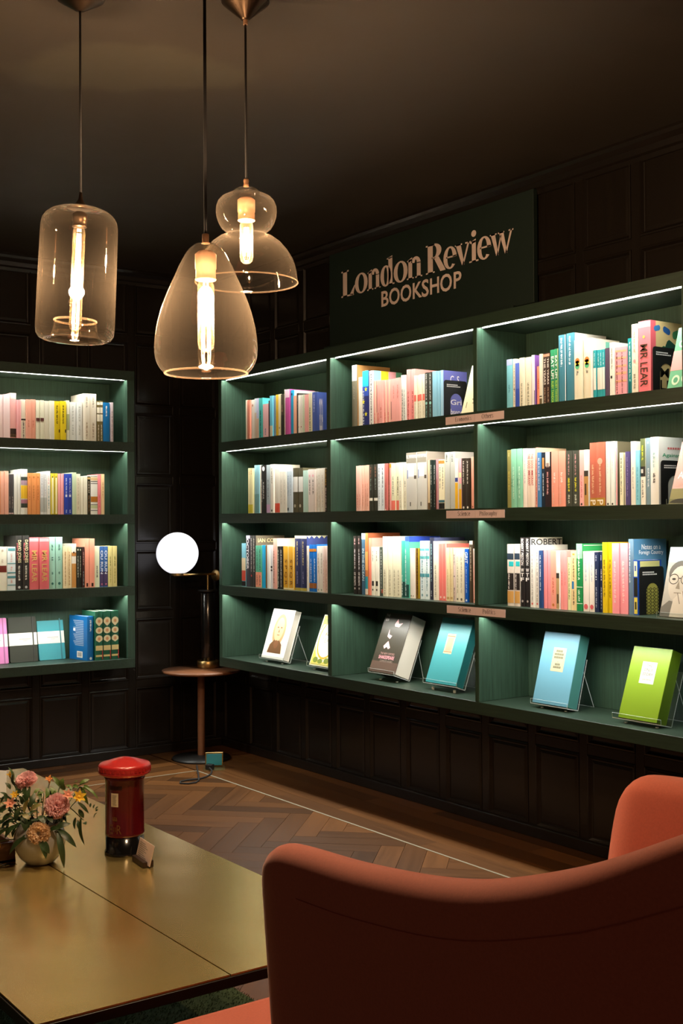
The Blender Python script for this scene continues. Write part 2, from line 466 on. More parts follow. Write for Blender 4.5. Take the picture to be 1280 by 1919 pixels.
# ------------------------------------------------------------------ serif lettering (hand-drawn outlines)
def ring(cx, cy, rx, ry, ix, iy, a0=0, a1=360, n=20):
    pts = []
    for i in range(n + 1):
        a = math.radians(a0 + (a1 - a0) * i / n)
        pts.append(((cx + rx * math.cos(a), cy + ry * math.sin(a)), (cx + ix * math.cos(a), cy + iy * math.sin(a))))
    return [[pts[i][0], pts[i + 1][0], pts[i + 1][1], pts[i][1]] for i in range(n)]
def rc(x0, y0, x1, y1): return [[(x0, y0), (x1, y0), (x1, y1), (x0, y1)]]
def pg(*p): return [list(p)]
GL = {
 'L': rc(.12, 0, .42, 1) + rc(0, .94, .54, 1) + rc(0, 0, .9, .06) + pg((.6, .04), (.86, 0), (1, .36), (.94, .36)),
 'o': ring(.5, .365, .5, .385, .22, .33),
 'n': rc(.1, 0, .35, .7) + pg((0, .66), (.1, .60), (.35, .65), (.35, .76)) + rc(0, 0, .45, .05) + rc(.65, 0, .9, .53) + rc(.55, 0, 1, .05) + ring(.58, .5, .32, .255, .07, .15, 0, 165),
 'd': ring(.38, .365, .38, .385, .12, .32) + rc(.58, 0, .86, 1.0) + pg((.42, .97), (.58, .93), (.86, .97), (.86, 1.05)) + rc(.58, 0, 1, .05),
 'R': rc(.1, 0, .36, 1) + rc(0, 0, .46, .05) + rc(0, .95, .42, 1) + ring(.42, .745, .38, .255, .13, .195, -90, 90) + rc(.3, .94, .44, 1) + rc(.3, .49, .44, .55) + pg((.40, .52), (.66, .52), (.98, .05), (1, 0), (.74, 0)),
 'e': ring(.5, .365, .5, .385, .2, .325, 0, 318) + rc(.2, .36, .97, .415),
 'v': pg((.04, .73), (.36, .73), (.60, 0), (.44, 0)) + pg((.46, 0), (.56, 0), (.93, .73), (.81, .73)) + rc(0, .68, .46, .73) + rc(.66, .68, 1, .73),
 'i': rc(.28, 0, .72, .7) + rc(0, 0, 1, .05) + pg((.02, .66), (.28, .60), (.72, .65), (.72, .76)) + ring(.5, .94, .27, .11, .001, .001),
 'w': pg((.03, .73), (.22, .73), (.37, 0), (.27, 0)) + pg((.28, 0), (.35, 0), (.50, .62), (.46, .66)) + pg((.39, .73), (.58, .73), (.74, 0), (.64, 0)) + pg((.65, 0), (.72, 0), (.96, .73), (.88, .73)) + rc(0, .68, .29, .73) + rc(.35, .68, .62, .73) + rc(.80, .68, 1, .73),
 'E': rc(.15, 0, .33, 1) + rc(0, 0, .92, .05) + rc(0, .95, .9, 1) + rc(.3, .5, .7, .55) + pg((.8, 0), (.92, 0), (1, .25), (.95, .25)) + pg((.8, 1), (.9, 1), (.95, .78), (.9, .78)),
 'c': ring(.52, .365, .5, .385, .28, .335, 45, 318),
 'm': rc(.07, 0, .2, .7) + rc(.44, 0, .57, .53) + rc(.8, 0, .93, .53) + rc(0, 0, .27, .04) + rc(.37, 0, .64, .04) + rc(.73, 0, 1, .04) + ring(.38, .5, .19, .25, .06, .17, 0, 165) + ring(.75, .5, .18, .25, .05, .17, 0, 165),
 's': ring(.48, .55, .4, .19, .2, .13, 20, 270) + ring(.5, .185, .45, .2, .22, .14, -160, 90),
 'S': ring(.48, .74, .42, .26, .22, .2, 20, 270) + ring(.5, .245, .47, .26, .26, .2, -160, 90),
 'O': ring(.5, .5, .5, .52, .33, .47),
 't': rc(.3, .1, .58, .95) + rc(0, .66, .95, .72) + ring(.62, .12, .32, .13, .06, .06, 180, 330),
 'h': rc(.1, 0, .3, 1.02) + rc(0, 0, .42, .05) + rc(.68, 0, .88, .53) + rc(.56, 0, 1, .05) + ring(.58, .5, .3, .255, .1, .17, 0, 165),
 'r': rc(.18, 0, .5, .7) + rc(0, 0, .7, .05) + ring(.7, .55, .28, .19, .06, .06, 20, 170),
 'P': rc(.15, 0, .36, 1) + rc(0, 0, .5, .05) + rc(0, .95, .45, 1) + ring(.45, .72, .52, .28, .28, .22, -90, 90) + rc(.3, .44, .46, .5),
 'l': rc(.3, 0, .7, 1.02) + rc(0, 0, 1, .05),
 'p': rc(.12, -.3, .32, .7) + rc(0, -.3, .45, -.25) + ring(.58, .365, .42, .385, .2, .33),
 'y': pg((.04, .73), (.26, .73), (.6, .05), (.46, 0)) + pg((.3, -.3), (.42, -.3), (.95, .73), (.83, .73)) + rc(0, .68, .4, .73) + rc(.66, .68, 1, .73),
}
GW = dict(L=.8, o=.62, n=.66, d=.66, R=.85, e=.56, v=.6, i=.34, w=.9, E=.74, c=.54, m=1.0, s=.46, S=.6, O=.86, t=.4, h=.66, r=.48, P=.68, l=.32, p=.64, y=.6)
def glyph(mb, ch, fn, x0, w, s):
    """fn(u, z) -> 3D, s cap height"""
    for poly in GL[ch]:
        vs = [fn(x0 + u * w, v * s) for u, v in poly]
        mb.add(vs, [tuple(range(len(vs)))])
def serif_word(mb, txt, fn, width):
    tot = sum(GW[c] + .07 for c in txt) - .07; s = width / tot; x = 0
    for c in txt:
        glyph(mb, c, fn, x, GW[c] * s, s); x += (GW[c] + .07) * s
    return s

# ------------------------------------------------------------------ shop sign on the wall above the case
SIGN = mat('sign_green', (0.0055, 0.0155, 0.0105), rough=0.6)
SIGNW = mat('sign_letter_pink', lin('e4d0c8'), rough=0.6)
sign = thing('shop_sign', 'wide dark green sign board with pale pink bookshop lettering above the bookcase', 'sign', (1.135, -0.014, 2.134))
obj('board', MB().box((0, -0.022, 0.0), (1.425, 0.0, 0.455)), SIGN, sign, bevel=0.002)
obj('ledge', MB().box((-0.01, -0.05, -0.028), (1.335, 0.0, -0.001)), SIGN, sign, bevel=0.002)
lt = lambda ch, x0, x1: (ch, x0 - 1.135, x1 - x0)
zb0 = 2.360 - 2.134
for ch, x0, x1 in [('L', 1.240, 1.354), ('o', 1.352, 1.455), ('n', 1.452, 1.556), ('d', 1.554, 1.661), ('o', 1.655, 1.758), ('n', 1.753, 1.862),
                   ('R', 1.888, 2.022), ('e', 2.008, 2.096), ('v', 2.085, 2.187), ('i', 2.177, 2.235), ('e', 2.227, 2.314), ('w', 2.306, 2.446)]:
    mb = MB(); glyph(mb, ch, lambda u, z: (u, -0.0235, zb0 + z), x0 - 1.135, x1 - x0, 0.128)
    obj('letter', mb, SIGNW, sign)
for ch, x0, x1 in [('B', 1.561, 1.616), ('O', 1.620, 1.699), ('O', 1.705, 1.784), ('K', 1.794, 1.860), ('S', 1.858, 1.907), ('H', 1.916, 1.978), ('O', 1.985, 2.064), ('P', 2.075, 2.126)]:
    mb = MB(); e = 0.003 if ch in 'OS' else 0
    put_text(mb, ch, lambda u, v: (x0 - 1.135 + u * (x1 - x0), -0.0235, 2.267 - 2.134 - e + v * (0.072 + 2 * e)), 0.018)
    obj('letter', mb, SIGNW, sign)

# ------------------------------------------------------------------ section labels on the shelf edges
for word, x0, x1, z0, pos in [('Economics', 2.316, 2.4885, 1.650, .42), ('Others', 2.4895, 2.655, 1.650, .50), ('Science', 2.316, 2.4885, 1.275, .42), ('Philosophy', 2.4895, 2.655, 1.275, .50),
                         ('Science', 2.316, 2.4885, 0.896, .42), ('Politics', 2.4895, 2.655, 0.896, .50)]:
    where = {1.650: 'top', 1.275: 'second', 0.896: 'third'}[z0]
    t = obj('shelf_label', MB().box((0, -0.0015, 0), (x1 - x0, 0, 0.031)), LABELP, None, (x0, -DR - 0.0003, z0))
    tag(t, 'pink shelf label reading %s on the edge below the %s shelf row' % (word, where), 'label', 'section labels on the shelf edges')
    mb = MB(); wd = {'Economics': .097, 'Others': .066, 'Science': .074, 'Philosophy': .100, 'Politics': .072}[word]
    serif_word(mb, word, lambda u, z: ((x1 - x0) * (.62 if x0 < 2.4 else .45) - wd / 2 + u, -0.002, 0.0095 + z), wd)
    obj('lettering', mb, INK, t)

# ------------------------------------------------------------------ pendants
GLASS = thin_glass('pendant_glass', (0.965, 0.915, 0.84), 1.5, dust_glow=0.0018, dust_glow_col=(1.0, .8, .58))
BULBG = thin_glass('bulb_glass', (0.99, 0.97, 0.94), 1.35, dust_glow=0.007, dust_glow_col=(1.0, .75, .45))  # stronger film in the tube stands in for the bulb's glow
FIL = mat('glowing_filament', (1, .8, .5), emit=(1.0, 0.70, 0.38), estr=150.0)
def bulb(parent, zs, zb, r, z_sock, r_sock, m_sock):
    """socket from z_sock down to zs, tube bulb from zs to zb"""
    sk = obj('socket', MB().lathe([(0.0001, z_sock), (r_sock * .7, z_sock), (r_sock, z_sock - .006), (r_sock, z_sock - (z_sock - zs) * .6), (r_sock * .94, z_sock - (z_sock - zs) * .63),
              (r_sock * .94, zs + .004), (r_sock, zs + .002), (r_sock * .95, zs), (0.0001, zs)], 28), m_sock, parent)
    bb = obj('bulb', MB().lathe([(r * .75, zs), (r, zs - .012), (r, zb + r * 1.1), (r * .85, zb + r * .45), (r * .5, zb + r * .12), (0.0003, zb)], 24), BULBG, parent)
    n = 6; fm = MB()
    zt, zl = zs - .018, zb + r * 1.3
    for i in range(n):
        a = 2 * math.pi * i / n; x, y = r * .42 * math.cos(a), r * .42 * math.sin(a)
        x2, y2 = x * 1.25, y * 1.25; x, y = x * .7, y * .7
        fm.tube([(x, y, zt), (x2, y2, zl)], 0.0012, 5)
    obj('filament', fm, FIL, bb)
    ld = bpy.data.lights.new('bulb_light', 'POINT'); ld.energy = BULB_W; ld.color = BULB_COL; ld.shadow_soft_size = 0.02
    lo = bpy.data.objects.new('bulb_light', ld); COL.objects.link(lo); lo.parent = bb; lo.location = (0, 0, (zt + zl) / 2)

def pendant(label, xy, ztop, k, prof, cx_off, rest, tilt=0.0):
    pass

K3 = 3.169 / 2230.8       # metres per picture pixel at the far pendant's distance, used to size its glass
# far pendant: bulb over bell
t = thing('pendant_lamp', 'clear glass pendant of a squat bulb shape over an open dome', 'pendant lamp', (3.25, -1.78, H_C))
obj('canopy', MB().lathe([(0.0001, 0), (.063, 0), (.064, -.004), (.062, -.006), (.013, -.048), (.011, -.052), (.0001, -.052)], 32), BRONZE, t)
obj('cable_grip', MB().cyl(.006, -.064, -.052, 16), COPPER, t)
obj('cord', MB().tube([(0, 0, -.06), (0, 0, 2.17 - H_C)], .0032, 8), CORD, t)
obj('collar', MB().lathe([(.0001, 2.173 - H_C), (.006, 2.173 - H_C), (.0075, 2.168 - H_C), (.006, 2.160 - H_C), (.008, 2.153 - H_C), (.0001, 2.152 - H_C)], 16), COPPER, t)
zz = lambda y: 2.172 - (y - 336) * K3 - H_C
pr = [(6, 350), (14, 351.5), (20, 354), (24, 358), (24.5, 361), (27, 362.5), (38, 366), (47, 371), (53, 378), (56.5, 388), (57, 398), (55.5, 408), (52, 418), (46, 428), (40, 433), (35.5, 437), (36, 440), (42, 442.5), (52, 446), (65, 456), (77, 470), (86, 484.5), (91, 498), (94, 512), (95.5, 524), (96, 530), (95.2, 530.5)]
obj('shade', MB().lathe([(a * K3, zz(b)) for a, b in pr], 56), GLASS, t)
obj('rim', MB().lathe([(95.0 * K3, zz(528.7)), (96.6 * K3, zz(528.7)), (96.9 * K3, zz(530)), (96 * K3, zz(531)), (95 * K3, zz(530))], 56, close=True), thin_glass('rim_glass', (.95, .85, .75), 1.5, dust_glow=.018, dust_glow_col=(1, .8, .6)), t)  # pale film put into the rim colour for its bright highlight
bulb(t, zz(414), zz(495), 12.5 * K3, zz(371), 16.5 * K3, COPPER)

# left pendant: cylinder jar, hanging a little askew
t = thing('pendant_lamp', 'clear glass cylinder pendant with long filament and dark funnel cap', 'pendant lamp', (3.02, -2.15, H_C))
K2 = 3.141 / 2230.8
obj('canopy', MB().lathe([(0.0001, 0), (.063, 0), (.064, -.004), (.062, -.005), (.012, -.036), (.0001, -.038)], 32), BRONZE, t)
obj('cord', MB().tube([(0, 0, -.03), (0, 0, 2.128 - H_C)], .0032, 8), CORD, t)
zz = lambda y: 2.126 - (y - 365) * K2 - 2.126
jar = empty('glass_body', (0, 0, 2.126 - H_C)); jar.parent = t
jar.rotation_euler = Matrix.Rotation(math.radians(2.6), 3, VD).to_euler()
obj('cap', MB().lathe([(.0001, zz(361)), (3 * K2, zz(361)), (3.5 * K2, zz(368)), (5 * K2, zz(375)), (10 * K2, zz(383)), (24 * K2, zz(389)), (25 * K2, zz(391)), (.0001, zz(391))], 28), BRONZE, jar)
pr = [(16, 390.5), (30, 391), (44, 393.5), (56, 399), (64, 406), (69, 414), (71, 424), (71.5, 440), (72.5, 520), (73, 600), (73, 618), (71.5, 628), (67, 635), (59, 639), (50, 637), (44, 630), (41.5, 620), (40, 608), (39, 603), (37.5, 602)]
obj('shade', MB().lathe([(a * K2, zz(b)) for a, b in pr], 56), GLASS, jar)
obj('inner_rim', MB().lathe([(37.5 * K2, zz(601)), (40 * K2, zz(600.5)), (40.6 * K2, zz(602.5)), (39 * K2, zz(604)), (37.5 * K2, zz(603))], 48, close=True), bpy.data.materials['rim_glass'], jar)
bulb(jar, zz(426), zz(622), 11.5 * K2, zz(398), 14 * K2, BRONZE)

# near pendant: tall dome
t = thing('pendant_lamp', 'clear glass egg-dome pendant with copper socket and tube bulb, hanging lowest', 'pendant lamp', (3.816, -2.217, H_C))
K1 = 2.45 / 2230.8
obj('canopy', MB().lathe([(0.0001, 0), (.063, 0), (.064, -.004), (.062, -.005), (.012, -.036), (.0001, -.038)], 32), BRONZE, t)
obj('cord', MB().tube([(0, 0, -.03), (0, 0, 1.851 - H_C)], .0035, 8), CORD, t)
zz = lambda y: 1.849 - (y - 440) * K1 - H_C
obj('collar', MB().lathe([(.0001, zz(438)), (5.5 * K1, zz(438)), (6.5 * K1, zz(439)), (6.5 * K1, zz(454)), (8 * K1, zz(456)), (.0001, zz(457))], 20), COPPER, t)
pr = [(7, 455), (14, 456), (22, 459), (30, 466), (37, 475), (43, 486), (51, 501), (58, 518), (66, 535), (73, 551), (80, 569), (85, 584), (89.5, 601), (93, 617), (95.3, 634), (96.3, 650), (96, 662), (94.5, 672), (91, 682), (85, 692), (78, 699), (77, 700.5), (75.5, 700)]
obj('shade', MB().lathe([(a * K1, zz(b)) for a, b in pr], 64), GLASS, t)
obj('rim', MB().lathe([(75.5 * K1, zz(698.5)), (78.5 * K1, zz(698)), (79 * K1, zz(699.8)), (77.5 * K1, zz(701.3)), (75.5 * K1, zz(700.8))], 64, close=True), MATS.get('rim_glass') or bpy.data.materials['rim_glass'], t)
bulb(t, zz(525), zz(660), 15.5 * K1, zz(471), 20 * K1, COPPER)

# ------------------------------------------------------------------ corner side table and globe lamp
WAL = grain(mat('side_table_wood', (0.16, 0.062, 0.026), rough=0.4), scale=(4, 30, 30), dark=0.6, bump=0.1, dist=0.0006)
st = thing('side_table', 'small round wooden pedestal table in the room corner', 'side table', (0.305, -0.312, 0))
obj('top', MB().lathe([(.0001, .462), (.19, .462), (.208, .468), (.210, .474), (.208, .479), (.0001, .480)], 48), WAL, st)
obj('stem', MB().cyl(.0195, .02, .463, 24), WAL, st)
obj('base', MB().lathe([(.0001, .0), (.155, .0), (.157, .004), (.155, .012), (.03, .022), (.0001, .022)], 40), BLACKM, st)

AGED = mat('aged_brass', (0.50, 0.33, 0.13), rough=0.35, metal=1.0)
BLKST = mat('black_lacquer', (0.008, 0.007, 0.007), rough=0.2, coat=0.3)
gl = thing('globe_lamp', 'table lamp with lit white globe on a brass arm and black column', 'lamp', (0.26, -0.243, 0.480))
obj('base', MB().cyl(.060, 0, .040, 36, bev=.002), AGED, gl)
obj('column', MB().cyl(.040, .040, .412, 32, bev=.001), BLKST, gl)
obj('cap', MB().cyl(.054, .412, .423, 36, bev=.002), BLACKM, gl)
obj('rod', MB().cyl(.0065, .423, .503, 16), AGED, gl)
arm = obj('arm', MB().tube([(0, -.205, .508), (0, .045, .508)], .006, 12), AGED, gl)
obj('end_disc', MB().lathe([(.0001, -.004), (.030, -.004), (.032, 0), (.030, .004), (.0001, .004)], 32), AGED, gl, (0.0, .05, .500), (math.radians(90), 0, math.radians(25)))
obj('globe_holder', MB().cyl(.032, .506, .520, 28, c=(0, -.185)), AGED, gl)
GLB = mat('opal_glass', (0.9, 0.9, 0.9), rough=0.35, emit=(0.93, 0.93, 1.0), estr=1.0)
globe = MB(); n = 40
prof = []
for j in range(28):
    a = math.pi * j / 27 * 0.885
    prof.append((max(.0001, .1125 * math.sin(a)), .624 + .1125 * math.cos(a)))
prof.append((.0001, prof[-1][1]))
globe.lathe(prof, 40, c=(0, -.185))
gob = obj('globe', globe, GLB, gl)
ld = bpy.data.lights.new('globe_light', 'POINT'); ld.energy = 2.4; ld.color = (1.0, 0.93, 0.82); ld.shadow_soft_size = 0.11
lo = bpy.data.objects.new('globe_light', ld); COL.objects.link(lo); lo.parent = gob; lo.location = (0, -.185, .624)

# floor socket with its flap open, plug and lead
fs_ = thing('floor_socket', 'brass floor socket with raised flap and blue lining by the side table', 'socket', (0.565, -0.38, 0.0), (0, 0, math.radians(-28)))
obj('frame', MB().box((-.06, -.055, 0), (.075, .055, .003)), mat('dull_brass', (.30, .2, .08), rough=.45, metal=1), fs_)
flap = obj('flap', MB().box((0, -.045, 0), (.004, .045, .10)), MATS['dull_brass'], fs_, (-.035, 0, .003), (0, math.radians(34), 0))
obj('lining', MB().box((.0042, -.040, .012), (.0055, .040, .092)), mat('blue_lining', lin('3fb4dc'), rough=.5), flap)
pl = tag(obj('power_plug', MB().box((-.02, -.014, 0.0035), (.02, .014, .032)), BLACKM, None, (.60, -.425, 0.0), (0, 0, .5), bevel=.004), 'black mains plug seated in the brass floor socket', 'plug')
tag(obj('power_lead', MB().tube([(.615, -.435, .016), (.65, -.44, .009), (.70, -.475, .0045), (.74, -.52, .0045), (.765, -.575, .0045), (.755, -.635, .0045), (.765, -.68, .0045), (.80, -.70, .0045), (.83, -.672, .0045), (.83, -.63, .0045), (.79, -.592, .0045), (.72, -.555, .0045), (.63, -.51, .0045), (.54, -.465, .0045), (.47, -.43, .0045)], .004, 8), CORD), 'black power lead looping over the floor towards the side table', 'cable')
# ------------------------------------------------------------------ rug
RUG = grain(mat('green_rug', (0.040, 0.058, 0.026), rough=0.95, spec=0.1), scale=(160, 40, 90), dark=0.5, bump=0.6, dist=0.004)
rug = thing('rug', 'dark green short pile rug under the brass table', 'rug', (0, 0, 0))
obj('backing', MB().box((1.9, -3.3, 0.0002), (4.75, -1.787, 0.010)), RUG, rug, bevel=0.004)
mb = MB(); r3 = random.Random(5)
for i in range(26000):
    x = r3.uniform(2.75, 4.3); y = r3.uniform(-2.62, -1.784); h = r3.uniform(.004, .009); a = r3.uniform(.6, 2.2); w = .0012
    dx, dy = math.cos(a) * w, math.sin(a) * w; lx, ly = r3.uniform(.002, .009), r3.uniform(-.004, .004)
    mb.add([(x - dx, y - dy, .009), (x + dx, y + dy, .009), (x + lx, y + ly, .009 + h)], [(0, 1, 2)])
pile = obj('pile', mb, mat('rug_pile', (.075, .105, .045), rough=.95, spec=.05), rug); pile['kind'] = 'stuff'

# ------------------------------------------------------------------ brass-topped table
TB = mat('table_brass', (0.74, 0.57, 0.21), rough=0.24, metal=0.85)
TZ = 0.42
tb = thing('low_table', 'long low table with two brass top panels on a black frame', 'table', (3.0, -2.298, 0))
for y0, y1 in ((-.374, -.0016), (.0016, .374)):
    # hand-finished sheet: the surface waves by a fraction of a millimetre
    mb = MB(); NX, NY = 84, 16; vs = []; fs = []
    for i in range(NX + 1):
        for j in range(NY + 1):
            x = -1.02 + 2.064 * i / NX; y = y0 + (y1 - y0) * j / NY; e = min(1, min(i, NX - i) / 2, min(j, NY - j) / 2)
            w = .00016 * math.sin(x * 17 + 2.3 * math.sin(y * 9 + x * 4)) + .00013 * math.sin(y * 25 + 1.7 * math.sin(x * 11)) + .00010 * math.sin(x * 31 - y * 23)
            vs.append((x, y, TZ - .0004 + w * e))
    for i in range(NX):
        for j in range(NY):
            a = i * (NY + 1) + j; fs.append((a, a + NY + 1, a + NY + 2, a + 1))
    mb.add(vs, fs, True); n = len(mb.v)
    rim = [i * (NY + 1) for i in range(NX + 1)] + [NX * (NY + 1) + j for j in range(1, NY + 1)] + [i * (NY + 1) + NY for i in range(NX - 1, -1, -1)] + [j for j in range(NY - 1, 0, -1)]
    m_ = len(rim); top_ = [vs[k] for k in rim]; low = [(p[0], p[1], TZ - .004) for p in top_]
    mb.add(top_ + low, [(k, m_ + k, m_ + (k + 1) % m_, (k + 1) % m_) for k in range(m_)] + [tuple(m_ + k for k in range(m_))])
    obj('top_panel', mb, TB, tb)
fr = obj('frame', MB().box((-1.022, -.378, TZ - .024), (1.047, .378, TZ - .0045)), BLACKM, tb, bevel=.001)
for sx in (-.93, .93):
    for sy in (-.30, .30):
        dx = .05 if sx > 0 else -.05
        obj('leg', MB().tube([(sx, sy, TZ - .02), (sx + dx, sy + (.03 if sy > 0 else -.03), 0.0185)], [.010, .008], 10), BLACKM, tb)

# ------------------------------------------------------------------ coral armchair
CORAL = grain(mat('coral_wool', (0.56, 0.135, 0.08), rough=0.85, spec=0.15, sheen=0.35), scale=(260, 260, 260), dark=0.82, bump=0.25, dist=0.0008)
ch = thing('armchair', 'coral red wool tub armchair with sweeping arms facing the brass table', 'armchair', (4.95, -2.15, 0))
# centre line of the shell in plan (chair coordinates: faces -x)
path = []
XF, YN, RAD, XB_ = -0.425, 0.37, 0.30, 0.47      # arm fronts, half width, corner radius, back
for i in range(15): path.append((XF + (XB_ - RAD - XF) * i / 14, -YN))
for i in range(1, 13):
    a = -math.pi / 2 + (math.pi / 2) * i / 12; path.append((XB_ - RAD + RAD * math.cos(a), -YN + RAD + RAD * math.sin(a)))
for i in range(1, 6): path.append((XB_, -YN + RAD + (2 * (YN - RAD)) * i / 6))
half = path[:]
full = half + [(x, -y) for x, y in reversed(half)]
dist = [0.0]
for i in range(1, len(full)): dist.append(dist[-1] + math.hypot(full[i][0] - full[i - 1][0], full[i][1] - full[i - 1][1]))
TOT = dist[-1]
def lerp_tab(tab, s):
    # smooth curve through the listed heights
    n = len(tab)
    for i in range(n - 1):
        a, b = tab[i], tab[i + 1]
        if s <= b[0] or i == n - 2:
            p, q = tab[max(i - 1, 0)], tab[min(i + 2, n - 1)]
            h = b[0] - a[0]; t_ = min(1, max(0, (s - a[0]) / h))
            m0 = (b[1] - p[1]) / max(1e-6, b[0] - p[0]) * h; m1 = (q[1] - a[1]) / max(1e-6, q[0] - a[0]) * h
            if i == n - 2: m1 = 0
            return (2 * t_ ** 3 - 3 * t_ ** 2 + 1) * a[1] + (t_ ** 3 - 2 * t_ ** 2 + t_) * m0 + (-2 * t_ ** 3 + 3 * t_ ** 2) * b[1] + (t_ ** 3 - t_ ** 2) * m1
TOP = [(0, .806), (.08, .818), (.25, .829), (.45, .858), (.62, .913), (.72, .962), (.86, 1.03), (1.05, 1.08), (TOT / 2 + .001, 1.09)]
vs = []; fs = []; NC = 26
for i, (x, y) in enumerate(full):
    s = min(dist[i], TOT - dist[i])
    a = full[max(i - 1, 0)]; b = full[min(i + 1, len(full) - 1)]
    tx, ty = b[0] - a[0], b[1] - a[1]; l = math.hypot(tx, ty); tx /= l; ty /= l
    nx, ny = ty, -tx                     # outward
    zt = lerp_tab(TOP, s); zb_ = 0.17
    e = min(1.0, s / 0.05); e = math.sqrt(max(0.0, 1 - (1 - e) ** 2))     # rounded front end
    th = 0.034 * (0.25 + 0.75 * e); zt -= 0.05 * (1 - e)
    xoff = 0.0
    for k in range(NC):
        if k < 9: off, z = th, zb_ + (zt - th - zb_) * k / 9
        elif k < 18:
            an = math.pi * (k - 9) / 8.0; off, z = th * math.cos(an), zt - th + th * math.sin(an)
        else: off, z = -th, zt - th - (zt - th - zb_) * (k - 17) / 8.5
        fl = 0.045 * (z - 0.80) / 0.4     # flare: wider towards the top
        lean = -0.03 * max(0.0, (0.80 - z) / 0.4) * max(0.0, 1 - s / 0.3)
        vs.append((x + lean + (off + fl) * nx, y + (off + fl) * ny, z))
for i in range(len(full) - 1):
    for k in range(NC):
        k2 = (k + 1) % NC
        fs.append((i * NC + k, (i + 1) * NC + k, (i + 1) * NC + k2, i * NC + k2))
fs.append(tuple(range(NC))); fs.append(tuple((len(full) - 1) * NC + k for k in range(NC - 1, -1, -1)))
sh = obj('shell', MB().add(vs, fs, True), CORAL, ch, fix=True)
sd = sh.modifiers.new('smooth', 'SUBSURF'); sd.levels = 1; sd.render_levels = 2
# seam piping low on the outer side
mb = MB(); pts = []
for i, (x, y) in enumerate(full):
    s = min(dist[i], TOT - dist[i])
    if s < .10: continue
    a = full[max(i - 1, 0)]; b = full[min(i + 1, len(full) - 1)]; tx, ty = b[0] - a[0], b[1] - a[1]; l = math.hypot(tx, ty)
    z = lerp_tab(TOP, s) - .062; o_ = .0345 + .045 * (z - .8) / .4
    pts.append((x + o_ * ty / l, y - o_ * tx / l, z))
obj('seam', MB().tube(pts, .0006, 6), mat('coral_seam', (.42, .075, .04), rough=.9), ch)
# seat cushion, wider in front of the arms
def rpoly(cs, r, n=5):
    out = []
    for i in range(len(cs)):
        p0, p1, p2 = Vector(cs[i - 1]), Vector(cs[i]), Vector(cs[(i + 1) % len(cs)])
        a = (p0 - p1).normalized() * r; b = (p2 - p1).normalized() * r
        for k in range(n + 1):
            t_ = k / n; q = (p1 + a) * (1 - t_) ** 2 + p1 * 2 * t_ * (1 - t_) + (p1 + b) * t_ ** 2
            out.append((q.x, q.y))
    return out
seat = rpoly([(-.715, -.42), (-.43, -.42), (-.40, -.31), (.40, -.31), (.40, .31), (-.40, .31), (-.43, .42), (-.715, .42)], .055)
obj('seat', MB().prism(seat, lambda u, v, d: (u, v, d), .33, .458), CORAL, ch, fix=True, bevel=.03, seg=5)
obj('seat_base', MB().box((-.66, -.30, .20), (.40, .30, .33)), CORAL, ch, bevel=.02)
for sx in (-.55, .32):
    for sy in (-.24, .24):
        obj('leg', MB().tube([(sx, sy, .205), (sx * 1.08, sy * 1.12, .0105 if sx < 0 else .0)], [.014, .010], 10), BLACKM, ch)

# ------------------------------------------------------------------ pillar box and card
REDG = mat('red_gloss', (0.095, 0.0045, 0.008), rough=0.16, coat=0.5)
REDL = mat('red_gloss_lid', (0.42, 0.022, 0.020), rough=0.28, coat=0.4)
BLKG = mat('black_gloss', (0.006, 0.006, 0.006), rough=0.15, coat=0.4)
GOLDP = mat('dull_gold_print', (0.22, 0.10, 0.035), rough=0.4, metal=0.6)
CREAM = mat('cream_card', lin('d8cbb0'), rough=0.6)
KP = 3.03 / 2230.8
pb = thing('pillar_box', 'red toy pillar box with domed lid and black foot on brass table', 'money box', (3.165, -2.098, TZ), (0, 0, 0))
zz = lambda y: (1598 - y) * KP
rr = lambda p: p * KP
obj('foot', MB().lathe([(.0001, 0), (rr(37.5), 0), (rr(38), .003), (rr(37), .008), (rr(35.5), .010), (rr(35.5), zz(1563)), (.0001, zz(1563))], 48), BLKG, pb)
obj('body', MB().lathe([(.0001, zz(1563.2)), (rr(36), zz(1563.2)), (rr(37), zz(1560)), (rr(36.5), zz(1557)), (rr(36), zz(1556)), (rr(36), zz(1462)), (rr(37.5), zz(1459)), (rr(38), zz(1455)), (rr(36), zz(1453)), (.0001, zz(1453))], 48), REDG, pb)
n = 48; lid = MB()
lid.lathe([(.0001, zz(1452.8)), (rr(42), zz(1452)), (rr(48.5), zz(1448)), (rr(49), zz(1445)), (rr(47.5), zz(1443)), (rr(48.5), zz(1437)), (rr(48.5), zz(1434)), (rr(46), zz(1431)), (rr(40), zz(1429.5)), (rr(25), zz(1424.5)), (rr(10), zz(1420.5)), (.0001, zz(1420))], n)
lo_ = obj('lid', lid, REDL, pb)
tm = MB()
for i in range(36):
    a = 2 * math.pi * i / 36; c_, s_ = math.cos(a), math.sin(a); r0, r1 = rr(47.4), rr(49.2); w = rr(2.2)
    q = [(r0 * c_ - w * s_, r0 * s_ + w * c_), (r1 * c_ - w * s_, r1 * s_ + w * c_), (r1 * c_ + w * s_, r1 * s_ - w * c_), (r0 * c_ + w * s_, r0 * s_ - w * c_)]
    tm.prism(q, lambda u, v, d: (u, v, d), zz(1442.5), zz(1437))
obj('dentils', tm, REDL, lo_, fix=True)
FA = math.radians(-34.0 - 21)          # the box faces a little left of the viewer
def on_cyl(R, ang0, s, z): 
    a = ang0 + s / R; return (R * math.cos(a), R * math.sin(a), z)
Rb = rr(36) + .0006
